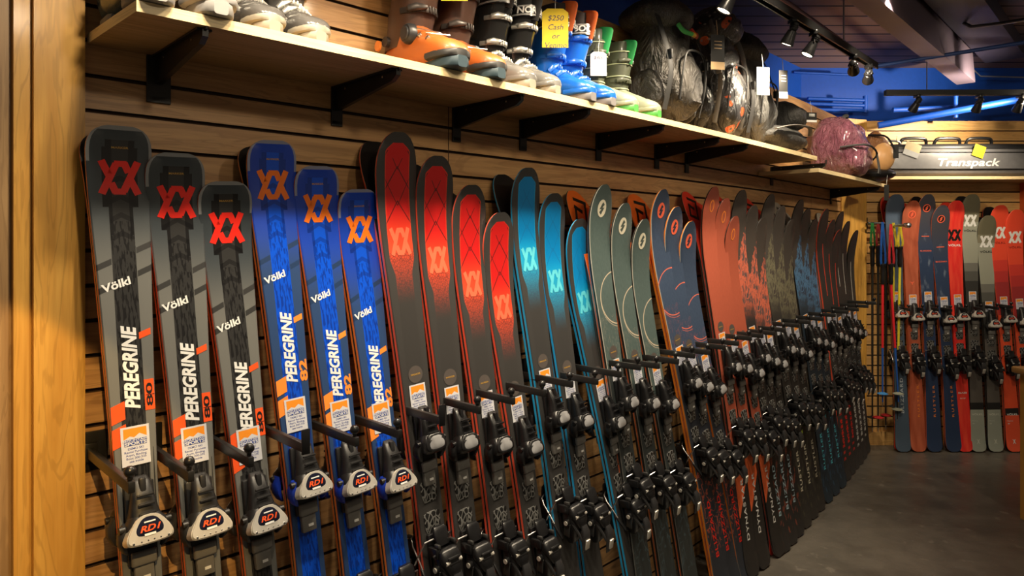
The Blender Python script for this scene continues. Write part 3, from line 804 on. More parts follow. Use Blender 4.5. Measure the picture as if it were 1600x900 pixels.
INKG = mat('gold_ink', (.45, .26, .05), .35); INKC = mat('cream_ink', (.62, .58, .46), .4); INKK = mat('black_ink', (.012, .012, .012), .35)
INKH = mat('coral_ink', (.85, .14, .07), .4); INKB = mat('light_blue_ink', (.10, .55, .70), .4); INKD = mat('dark_badge_ink', (.085, .072, .066), .4)
TOPS = {
 'A': mat('grey_black_topsheet', fn=d_peregrine((.150, .152, .142), (.03, .03, .03), (.030, .030, .030), (.005, .005, .006), (.036, .046, .054)), coat=.35),  # slate tip tone, darkened to carry the shelf's shadow in the colour
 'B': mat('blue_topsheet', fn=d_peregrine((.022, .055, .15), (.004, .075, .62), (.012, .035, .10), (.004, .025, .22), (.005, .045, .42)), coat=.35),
 'C': mat('red_panel_topsheet', fn=d_panel((.040, .038, .037), (.80, .075, .025), (.55, .012, .012), (.05, .01, .01)), coat=.1),
 'D': mat('blue_panel_topsheet', fn=d_panel((.040, .039, .039), (.01, .40, .68), (.0, .20, .52), (.005, .16, .42)), coat=.1),
 'E': mat('sage_topsheet', fn=d_bliz((.045, .073, .072), (.085, .120, .115), (.55, .45, .33), (.08, .13, .16)), rough=.5),
 'F': mat('navy_topsheet', fn=d_bliz((.022, .040, .085), (.048, .075, .13), (.72, .15, .08), (.75, .13, .05), .3), rough=.5),
 'G': mat('salmon_topsheet', fn=d_salmon, rough=.4),
 'H': mat('coral_leaf_topsheet', fn=d_leaf((.060, .050, .044), (.52, .12, .07), (.085, .065, .065), (.022, .020, .020)), rough=.5),
 'I': mat('olive_leaf_topsheet', fn=d_leaf((.060, .052, .046), (.15, .14, .09), (.055, .045, .04), (.03, .027, .025)), rough=.5),
 'J': mat('blue_leaf_topsheet', fn=d_leaf((.052, .045, .040), (.07, .17, .32), (.03, .04, .07), (.018, .03, .045)), rough=.5),
 'K': mat('red_line_topsheet', fn=d_line((.028, .026, .025), (.75, .05, .02), .012, .22, .55, (.70, .03, .02)), rough=.5),
 'L': mat('white_line_topsheet', fn=d_line((.030, .028, .026), (.60, .58, .52), -.010, .22, .50, (.65, .63, .58)), rough=.5),
 'b1': mat('slate_topsheet', fn=d_slate((.075, .11, .17), (.06, .09, .13), (.20, .22, .24)), rough=.4),
 'b2': mat('rust_topsheet', fn=d_plain((.36, .075, .035), (.48, .12, .06)), rough=.4),
 'b3': mat('navy_cloud_topsheet', fn=d_slate((.055, .055, .07), (.025, .045, .10), (.26, .32, .42)), rough=.35),
 'b5': mat('crimson_topsheet', fn=d_plain((.72, .02, .02), (.85, .07, .04)), rough=.35),
 'b6': mat('green_grey_topsheet', fn=d_fade([(0, (.13, .12, .075)), (.14, (.20, .19, .13)), (.20, (.30, .31, .25)), (.50, (.16, .16, .14)), (.56, (.09, .09, .08)), (.63, (.035, .035, .033)), (.9, (.10, .09, .08))], (.30, .33, .28)), rough=.4),
 'b8': mat('orange_red_topsheet', fn=d_fade([(0, (.78, .07, .03)), (.40, (.62, .045, .03)), (.48, (.48, .035, .03)), (.56, (.34, .03, .03)), (.80, (.80, .09, .03))], (.80, .10, .04), .26), rough=.4),
}
def disc_logo(v, r, a, b, L=None): return [(disc2d(r, 28, 0, v, 1.), 0, 0), (xf(bolt2d(), 0, v, -.15, r*.95), 1, 1)]
def art(kind, sh, L, root, near, toe):
    if kind in 'AB':
        ink, ink2 = (INKR, mat('orange_red_ink', (.88, .10, .02), .3)) if kind == 'A' else (INKO, INKO2)
        on_ski([(xf(emblem2d(), 0, -.106, 0, .080, .070), 0, 0)], sh, L, 'emblem', ink, root) if 0 else None
        def G(polys): return [[(x, -y) for x, y in p][::-1] for p in polys]     # artwork drawn y-up, placed v-down
        on_ski([(G(xf(emblem2d(), 0, -.108, 0, .078, .072)), 0, 0)], sh, L, 'emblem', ink, root)
        on_ski([(G(xf(text2d('MARKER', 1, .02), 0, -.046, 0, .0085, .0060)), 0, 0)], sh, L, 'maker_mark', INKG, root)
        on_ski([(G(xf(text2d('Völkl', 1, .03, .1), -.018, -.335, .30, .027, .023)), 0, 0)], sh, L, 'lettering', WHITE, root)
        on_ski([(G(xf(text2d('PEREGRINE', 1, .038, .3), .001, -.512, PI/2, .0338, .038)), 0, 0)], sh, L, 'lettering', WHITE, root)
        W = sh.hw(.55, L)
        def skew(x0, x1, v0, v1, k=.35): return [[(x0, v1+(x0-x1)*-k*0), (x1, v1-(x1-x0)*k), (x1, v0-(x1-x0)*k), (x0, v0)]]
        for bar in (skew(-W*.95, -W*.95+.026, .585, .622), skew(-W*.95, -W*.95+.026, .632, .672), skew(W*.93-.022, W*.95, .438, .452)): on_ski([(bar, 0, 0)], sh, L, 'accent_bar', ink2, root)
        num = '80' if kind == 'A' else '82'
        if kind == 'A':
            on_ski([(rect2d(W*.93-.018, .538, W*.95, .602), 0, 0), (rect2d(W*.93-.016, .5695, W*.95, .571), 1, 1), (G(xf(text2d(num, 1, .02), W*.93-.008, -.570, PI/2, .050, .017)), 1, 1)], sh, L, 'size_number', [ink2, INKK], root)
        else:
            on_ski([(G(xf(text2d(num, 1, .04), W*.93-.009, -.570, PI/2, .052, .026)), 0, 0)], sh, L, 'size_number', [ink2], root)
    def G(polys): return [[(x, -y) for x, y in p][::-1] for p in polys]
    if kind in 'CD':
        on_ski([(G(xf(emblem2d(), 0, -.300, 0, .066, .078)), 0, 0)], sh, L, 'emblem', INKH if kind == 'C' else INKB, root)
    if kind in ('C', 'D', 'E', 'F', 'G'):
        vb = toe-.165
        on_ski([(disc2d(.024, 24, 0, vb), 0, 0), (G(xf(text2d('MARKER', 1, .02), 0, -vb, 0, .0085, .0065)), 1, 1)], sh, L, 'round_badge', [INKD, INKG], root)
    if kind in ('E', 'F', 'G'):
        a, b = {'E': (INKC, mat('dark_sage_ink', (.06, .08, .07), .5)), 'F': (INKH, mat('dark_navy_ink', (.02, .03, .06), .5)), 'G': (INKO2, mat('rust_ink', (.40, .09, .05), .5))}[kind]
        on_ski([(G(disc2d(.026, 28, 0, -.085, 1.2)), 0, 0), (G(xf(bolt2d(), 0, -.085, -.3, .026)), 1, 1)] if kind != 'G' else [(G(disc2d(.018, 24, 0, -.085, 1.5)), 0, 0), (G(disc2d(.012, 24, 0, -.085, 1.8)), 1, 1)], sh, L, 'emblem', [a, b], root)
    if kind in ('G', 'K', 'L', 'H', 'I', 'J', 'F'):
        tm = {'G': WHITE, 'K': INKR, 'L': WHITE, 'H': mat('pale_blue_ink', (.35, .50, .58), .5), 'I': INKC, 'J': INKB, 'F': INKR}[kind]
        s = {'G': 'DYNASTAR', 'K': 'M-FREE', 'L': 'BLIZZARD', 'H': 'BLIZZARD', 'I': 'RUSTLER', 'J': 'RUSTLER', 'F': 'BLIZZARD'}[kind]
        on_ski([(G(xf(text2d(s, 1, .02, .1, 1.15), 0, -(L-.30), PI/2, .050, .030)), 0, 0)], sh, L, 'lettering', tm, root)
    if kind in ('H', 'I', 'J'):
        cc = {'H': INKH, 'I': mat('lime_ink', (.45, .60, .05), .5), 'J': INKB}[kind]
        for bar in ([(-.038, L-.52), (.038, L-.56), (.038, L-.54), (-.038, L-.50)], [(-.038, L-.48), (.0, L-.50), (.0, L-.48), (-.038, L-.46)]): on_ski([([bar], 0, 0)], sh, L, 'accent_bar', cc, root)
    if kind in ('b2', 'b3'):
        on_ski([(G(disc2d(.028, 28, 0, -.10)), 0, 0), (G(disc2d(.022, 28, 0, -.10)), 1, 1), (G(xf(bolt2d(), 0, -.10, -.3, .020)), 0, 2)], sh, L, 'emblem', [INKH, INKK if kind == 'b3' else mat('rust_dark_ink', (.35, .06, .03), .5)], root)
        on_ski([(G(xf(text2d('BLIZZARD', 1, .02), 0, -.41, 0, .018, .013)), 0, 0), (rect2d(-.028, .30, .028, .306), 0, 0)] if kind == 'b3' else [(G(xf(text2d('Y', 1, .02), 0, -.60, 0, .05, .03)), 0, 0)], sh, L, 'maker_mark', INKH, root)
        on_ski([(G(xf(text2d('RUSTLER', 1, .0, 0, 1.5), .010, -(L-.36), PI/2, .042, .022)), 0, 0)], sh, L, 'lettering', INKO2, root)
    if kind == 'b1': on_ski([(G(xf(text2d('BLIZZARD', 1, .02, 0, 1.3), .005, -(L-.40), PI/2, .045, .030)), 0, 0)], sh, L, 'lettering', mat('pale_ink', (.4, .45, .5), .5), root)
    if kind in ('b5', 'b6', 'b8'):
        dy = .25 if kind == 'b5' else (.19 if kind == 'b6' else .20)
        on_ski([(G(xf(emblem2d(), 0, -dy, 0, .090, .085)), 0, 0)], sh, L, 'emblem', INKK if kind == 'b5' else WHITE, root)
        on_ski([(G(xf(text2d('VÖLKL', 1, .03), 0, -dy-.075, 0, .030, .020)), 0, 0)], sh, L, 'lettering', {'b5': WHITE, 'b6': INKK, 'b8': mat('dark_red_ink', (.3, .02, .01), .5)}[kind], root)
        on_ski([(G(xf(text2d('VÖLKL', 1, .03), 0, -(L-.265), 0, .026, .018)), 0, 0), (G(xf(text2d('Mantra', 1, .0), -.02, -(L-.22), 0, .015, .013)), 0, 0), (G(xf(text2d('88', 1, .0), -.03, -(L-.20), 0, .015, .013)), 0, 0), (G(xf(text2d('X', 1, .02), 0, -(L-.07), 0, .03, .045)), 0, 0)] if kind != 'b5' else [(G(xf(text2d('BLAZE', 1, .02), 0, -(L-.42), 0, .022, .016)), 0, 0), (G(xf(text2d('94 W', 1, .0), 0, -(L-.38), 0, .018, .013)), 0, 0)], sh, L, 'small_print', WHITE if kind != 'b6' else mat('pale_sage_ink', (.55, .58, .5), .5), root)
KIND = {  # shape, side material, base material, toe style, off-wall distance of the ski line at the tip
 'A': (SH_P, ORG, BASEK, 'v_grey', .055), 'B': (SH_P, ORG2, BASEK, 'v_blue', .055), 'C': (SH_M, REDS, BASEK, 'g', .070), 'D': (SH_M, CYAN, BASEK, 'g', .070),
 'E': (SH_B, BLK, BASEO, 'g', .105), 'F': (SH_B, BORG, BASEO, 'g', .105), 'G': (SH_B, BLK, BASER, 'g', .105), 'H': (SH_B, BLK, BASER, 'g', .10),
 'I': (SH_B, BLK, BASER, 'g', .10), 'J': (SH_B, BLK, BASEW, 'g', .10), 'K': (SH_B, REDS, BASEW, 'g', .09), 'L': (SH_B, BLK, BASEW, 'g', .09),
 'b1': (SH_M, BLK, BASER, 'v_grey', .08), 'b2': (SH_B, ORG, BASER, 'v_grey', .09), 'b3': (SH_B, ORG, BASEK, 'v_grey', .09), 'b5': (SH_M, INKR, BASER, 'v_grey', .08),
 'b6': (SH_M, BLK, BASEK, 'v_grey', .08), 'b8': (SH_M, REDS, BASEK, 'v_grey', .08)}
def place_ski(mtx, kind, L, label, group, front=True, base=None, near=True):
    sh, side, bs, toe, _ = KIND[kind]
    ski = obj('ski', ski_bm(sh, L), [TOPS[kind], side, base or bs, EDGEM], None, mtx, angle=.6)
    tag(ski, label, 'ski', group)
    vt = L*.487+.030                       # toe piece, from the tip
    vt = L-(L*.47+(.133 if kind in 'ABCD' else .142))
    if kind[0] == 'b': vt = L-(L*.47+.140)
    z = TH+.0005
    tm, ex = TOE[toe]
    if front:
        art(kind, sh, L, ski, near, vt)
        obj('price_sticker', STICK, None, ski, Matrix.Translation((0, L-vt+(.138 if kind in 'AB' else .098), TH+.0012)))
    else:
        # marks on the running surface near the tip show above the front ski
        if base is not None or bs is not BASEK:
            on_ski([([[(x, -y) for x, y in p] for p in xf(stroke2d([(-.5, .5), (.5, .5)], .16)+stroke2d([(-.5, -.5), (.5, -.5)], .16)+stroke2d([(-.42, -.5), (-.42, .5)], .18)+stroke2d([(.42, -.5), (.42, .1)], .18)+stroke2d([(-.1, 0), (.5, .12)], .18), 0, -.085, .4, .062, .085)], 0, 0)], sh, L, 'base_mark', INKK, ski, back=True)
    t = obj('toe_binding', tm, None, ski, Matrix.Translation((0, L-vt, z)))
    for nm, me in ex: obj(nm, me, None, t)
    h_ = obj('heel_binding', HEEL[0], None, ski, Matrix.Translation((0, L-vt-.335, z)))
    for nm, me in HEEL[1]: obj(nm, me, None, h_)
    if toe == 'g' or kind[0] == 'b':
        obj('friction_pad', PAD, None, ski, Matrix.Translation((0, L-vt-.158, z-.0005)))
        obj('friction_pad', PAD, None, ski, Matrix.Translation((0, L-vt-.245, z-.0005)))
    return ski
def dtail(t):
    P_ = [(0, .25), (2, .26), (2.75, .29), (3.2, .25), (3.8, .22), (4.85, .15), (9, .15)]
    for (a, x), (b, y) in zip(P_, P_[1:]):
        if t <= b: return x+(y-x)*max(0, (t-a))/(b-a)
def ski_pair(fr, kind, tip, low, labF, labR, gF, gR, yaw=0., dt=None, rear=True, rearbase=None):
    sh = KIND[kind][0]; dl = KIND[kind][4]
    # apex of the tip stands off by the rocker
    t0, z0 = fr.hit(tip[0], tip[1], dl+sh.rk*.95)
    top = fr.P(t0, dl, z0)
    lo, hi = t0-.5, t0+.5
    D = (lambda t: dtail(t)) if dt is None else (lambda t: dt)
    def xat(t):
        b = fr.P(t, D(t0), 0)
        a0, a1 = 0., 1.
        for _ in range(40):
            m = (a0+a1)/2; p = b+(top-b)*m
            if proj(p)[1] > low[1]: a0 = m
            else: a1 = m
        return proj(b+(top-b)*a0)[0]
    for _ in range(40):
        m = (lo+hi)/2
        if xat(m) < low[0]: lo = m
        else: hi = m
    b = fr.P(m, D(t0), .004)
    Y = (top-b); L = Y.length; Y.normalize()
    ax = fr.P(t0+.05, 0, 0)-fr.P(t0-.05, 0, 0); ax.normalize()
    if yaw:
        ax = Matrix.Rotation(yaw, 3, 'Z') @ ax
    Zv = ax.cross(Y).normalized(); Xv = Y.cross(Zv)
    o = place_ski(basis(Xv, Y, Zv, b+Zv*.002), kind, L, labF, gF, True)
    if rear: place_ski(basis(-Xv, Y, -Zv, b-Zv*.002), kind, L, labR, gR, False, rearbase)
    return L
# ---------------------------------------------------------------- the left wall row
SK = [  # kind, tip pixel, a lower pixel on the centre line
 ('A', (187, 200), (212, 755)), ('A', (275, 242), (305, 755)), ('A', (352, 286), (394, 780)),
 ('B', (425, 222), (463, 700)), ('B', (495, 262), (533, 700)), ('B', (560, 298), (597, 700)),
 ('C', (621, 210), (664, 760)), ('C', (682, 247), (719, 788)), ('C', (735, 292), (771, 760)), ('C', (780, 335), (820, 760)),
 ('D', (823, 265), (866, 738)), ('D', (864, 305), (903, 738)), ('D', (903, 345), (942, 649)),
 ('E', (942, 291), (970, 671)), ('E', (974, 320), (1003, 660)), ('E', (1004, 345), (1032, 649)),
 ('F', (1034, 298), (1076, 649)), ('F', (1055, 325), (1093, 649)), ('F', (1077, 348), (1114, 649)),
 ('G', (1115, 294), (1140, 650)), ('G', (1133, 312), (1158, 650)), ('G', (1147, 340), (1178, 650)),
 ('H', (1159, 299), (1224, 862)), ('H', (1177, 323), (1235, 848)), ('H', (1191, 342), (1245, 832)),
 ('I', (1204, 305), (1257, 818)), ('I', (1221, 323), (1268, 802)), ('I', (1236, 344), (1279, 792)),
 ('J', (1250, 313), (1292, 782)), ('J', (1261, 327), (1303, 770)), ('J', (1272, 343), (1314, 760)),
 ('K', (1290, 327), (1321, 742)), ('K', (1300, 344), (1328, 732)), ('K', (1310, 360), (1334, 722)),
 ('L', (1314, 331), (1341, 715)), ('L', (1324, 346), (1347, 709)), ('L', (1337, 360), (1352, 704))]
DESC = {'A': 'grey and black ski with red emblem', 'B': 'bright blue ski with orange emblem',
 'C': 'charcoal ski with red tip panel', 'D': 'charcoal ski with cyan tip panel',
 'E': 'sage green ski with cream emblem', 'F': 'navy ski with red emblem', 'G': 'salmon orange ski with dark tail',
 'H': 'dark ski with coral leaf print', 'I': 'dark ski with olive leaf print', 'J': 'dark ski with blue leaf print',
 'K': 'black ski with thin red line', 'L': 'black ski with thin white line'}
ORD = {3: ['tallest', 'middle-height', 'shortest'], 4: ['tallest', 'second tallest', 'second shortest', 'shortest']}
SKT = []
cnt = {}
for k, *_ in SK: cnt[k] = cnt.get(k, 0)+1
seen = {}
RB = {'E': BASEO, 'F': BASEO, 'G': BASER, 'H': BASER}
for kind, tip, low in SK:
    i = seen.get(kind, 0); seen[kind] = i+1
    o_ = ORD[cnt[kind]][i]; nm = '%s %s' % (o_, DESC[kind]); SKT.append((LW.hit(tip[0], tip[1], .1)[0], nm))
    ski_pair(LW, kind, tip, low, nm+', front of its pair, left wall', 'hidden back ski of the pair behind the '+nm,
             DESC[kind].replace('ski', 'skis', 1)+' on the left wall', 'back skis of the %s pairs' % DESC[kind].split(' ski')[0], yaw=-.12 if tip[0] > 1150 else (-.07 if tip[0] > 1030 else 0))
# ---------------------------------------------------------------- arms on the left wall
ARMS = [(215, 760), (312, 742), (404, 720), (487, 698), (566, 689), (632, 677), (696, 656), (755, 640), (807, 626), (855, 614), (897, 600), (936, 596),
        (972, 585), (1002, 574), (1031, 572), (1061, 565), (1086, 556), (1110, 551), (1133, 543), (1154, 537), (1174, 529), (1192, 525), (1210, 521), (1227, 516), (1248, 509),
        (1266, 504), (1286, 499), (1305, 493), (1325, 488), (1341, 484), (1356, 479), (1368, 474)]
ARML = .31
def ski_arm(fr, px, py, label, plate, d=ARML, grp='black display arms between the skis'):
    t, z = fr.hit(px, py, d); a = fr.P(t-.05, 0, 0); b = fr.P(t+.05, 0, 0); u = (b-a).normalized(); n = Vector((u.y, -u.x, 0))
    root = empty('display_arm', basis(-u, n, Vector((0, 0, 1)), fr.P(t, 0, z)), label, 'display arm', grp)
    bm = NB(); box(bm, (0, d/2, 0), (.012, d, .021), bev=.0015); obj('bar', bm, BLACKM, root)
    bm = NB(); box(bm, (0, .004, .0), (.075, .008, .085), bev=.002); box(bm, (0, .012, 0), (.03, .014, .04), bev=.002); obj('wall_plate', bm, BLACKM, root)
    bm = NB()
    if plate: box(bm, (0, d, .014), (.020, .005, .056), bev=.002)
    else: cyl(bm, (0, d-.012, .012), (0, d-.012, .020), .005, 10); sph(bm, (0, d-.012, .027), .011, 0, 12)
    obj('end_stop', bm, BLACKP, root)
usedl = set()
for i, (px, py) in enumerate(ARMS):
    ta = LW.hit(px, py, ARML)[0]; c_ = sorted(SKT, key=lambda s: abs(s[0]-ta))
    for s, nm in c_:
        lb = 'black display arm just %s of the %s' % ('left' if s > ta else 'right', nm)
        if lb not in usedl: break
    usedl.add(lb); ski_arm(LW, px, py, lb, i in (3, 6))
# ---------------------------------------------------------------- the back wall row
BK = [('b1', (1400, 304), (1410, 700), 'slate blue ski behind the hanging poles on the back wall'),
 ('b2', (1427, 314), (1434, 700), 'rust red ski with round emblem on the back wall'),
 ('b3', (1450, 304), (1459, 700), 'taller navy ski with orange round emblem on the back wall'),
 ('b3', (1472, 321), (1489, 700), 'shorter navy ski with orange round emblem on the back wall'),
 ('b5', (1494, 314), (1506, 696), 'crimson ski with a black emblem on the back wall'),
 ('b6', (1519, 304), (1527, 694), 'taller grey-green banded ski on the back wall'),
 ('b6', (1544, 337), (1554, 694), 'shorter grey-green banded ski on the back wall'),
 ('b8', (1563, 321), (1583, 694), 'orange-red ski, left of the two on the back wall'),
 ('b8', (1588, 328), (1608, 694), 'orange-red ski at the right edge of the back wall')]
for k, tip, low, lb in BK:
    ski_pair(BW, k, tip, low, lb, 'back ski hidden behind the '+lb, 'skis leaning on the back wall', 'rear skis on the back wall', dt=.17)
for i, (px, py) in enumerate([(1421, 484), (1443, 484), (1466, 484), (1487, 485), (1512, 484), (1535, 483), (1560, 482), (1582, 480)]):
    ski_arm(BW, px, py, 'black display arm just right of the '+BK[i][3].split(' on the back')[0].split(', ')[0], False, .26, 'display arms on the back wall')
# ================================================================ SKI POLES hanging on the back wall
t0, z0 = BW.hit(1418, 352, .30)
pg = BW.P(t0, 0, z0)
root = empty('display_arm', Matrix.Translation(BW.P(t0, 0, z0)), 'chrome ball ended arm on the back wall from which the ski poles hang', 'display arm')
bm = NB(); cyl(bm, (0, 0, 0), (0, -.30, 0), .010, 12); obj('bar', bm, STEEL, root)
bm = NB(); sph(bm, (0, -.31, 0), .021, 0, 14); cyl(bm, (0, -.27, 0), (0, -.29, 0), .018, 12); obj('end_ball', bm, CHROME, root)
t1, z1 = BW.hit(1362, 349, .12)
root = empty('display_arm', Matrix.Translation(BW.P(t1, 0, z1)), 'black crossbar on the back wall beside the corner post', 'display arm')
bm = NB(); cyl(bm, (0, 0, 0), (0, -.10, 0), .008, 8); cyl(bm, (-.02, -.10, 0), (.26, -.10, 0), .009, 10); obj('bar', bm, BLACKM, root)
bm = NB(); box(bm, (0, -.004, 0), (.06, .008, .09), bev=.002); obj('wall_plate', bm, BLACKM, root)
def pole(px, pybot, gy, d, up, lo, strap, basket, label, lean=0., sy=345, lowmix=.45):
    t, z = BW.hit(px, gy, d); zb = EYE+(HZ-pybot)*(5.105-d)/F; top = BW.P(t, d, z)
    root = empty('ski_pole', Matrix.Translation((top.x, top.y, zb)), label, 'ski pole', 'ski poles hanging beside the corner post'); H = z-zb
    dx = lean
    def q(f): return Vector((dx*(1-f), 0, H*f))
    bm = NB(); tube(bm, [q(0), q(lowmix)], [.005, .0075], 8); obj('lower_shaft', bm, lo, root)
    bm = NB(); tube(bm, [q(lowmix), q(1)], [.008, .009], 8); obj('upper_shaft', bm, up, root)
    bm = NB(); P = [(-.02, .012), (0, .016), (.03, .0145), (.07, .017), (.10, .015), (.118, .022), (.128, .021), (.133, .010)]
    loft(bm, [ring((0, 0, H+a), X3, Y3, r, r, 12) for a, r in P]); obj('grip', bm, BLACKP, root)
    zs = EYE+(HZ-sy)*(5.105-d)/F-zb
    bm = NB(); wd = .016
    for s in (-1, 1):
        pts = smoothpath([(s*.006, -.004, H+.11), (s*.018, -.01, H+.15), (s*.013, -.004, (H+.13+zs)/2), (s*.004, 0, zs)], 4)
        for a, b in zip(pts, pts[1:]):
            f = bm.faces.new([bm.verts.new(v) for v in (a+Vector((-wd/2, s*.004, 0)), a+Vector((wd/2, s*.004, 0)), b+Vector((wd/2, s*.004, 0)), b+Vector((-wd/2, s*.004, 0)))])
        n0 = len(bm.faces)
    r = bmesh.ops.solidify(bm, geom=bm.faces[:], thickness=.002)
    obj('wrist_strap', bm, strap, root)
    bm = NB(); rr = .036; zc = H*.045+.02
    loft(bm, [ring((dx*.95, 0, zc-.004), X3, Y3, .012, .012, 18), ring((dx*.95, 0, zc-.002), X3, Y3, rr, rr, 18), ring((dx*.95, 0, zc+.002), X3, Y3, rr, rr, 18), ring((dx*.95, 0, zc+.012), X3, Y3, .010, .010, 18)])
    obj('basket', bm, basket, root)
    bm = NB(); cyl(bm, (dx, 0, 0), (dx, 0, -.035), .005, 8, 0, .002); obj('tip', bm, STEEL, root)
cGr, cRd, cBl, cYe = [mat(n, c, .55) for n, c in (('green_strap', (.01, .22, .04)), ('dark_red_strap', (.28, .01, .01)), ('blue_strap', (.01, .13, .55)), ('yellow_strap', (.75, .62, .03)))]
pR, pB, pY, pK = mat('red_pole', (.70, .02, .03), .3), mat('blue_pole', (.02, .10, .42), .3), mat('yellow_pole', (.75, .65, .04), .3), mat('black_pole', (.015, .015, .015), .3)
BKB, BLB, RDB, GRB = mat('black_basket', (.02, .02, .02), .5), mat('blue_basket', (.05, .25, .60), .5), mat('red_basket', (.50, .02, .03), .5), mat('grey_basket', (.30, .31, .24), .5)
pole(1363, 668, 412, .12, pK, pK, cGr, BKB, 'black ski pole with green strap, leftmost of the hanging poles', sy=348)
pole(1372, 668, 412, .16, pK, pK, cRd, RDB, 'black ski pole with dark red strap and red basket', sy=350)
pole(1379, 628, 440, .20, pR, pB, cBl, BLB, 'red and blue ski pole with blue strap, left one of the red pair', sy=347)
pole(1392, 628, 440, .22, pR, pB, mat('red_strap', (.70, .03, .04), .5), GRB, 'red and blue ski pole leaning to the right, right one of the red pair', lean=.055, sy=350)
pole(1396, 650, 413, .13, pY, pK, cYe, BKB, 'yellow ski pole with yellow strap', sy=348)
pole(1406, 655, 413, .17, pY, pK, cYe, GRB, 'yellow and black ski pole nearest the chrome ball', sy=350, lean=-.02)
pole(1384, 664, 414, .08, pK, pK, cBl, RDB, 'black ski pole hanging behind the red pair', sy=350)
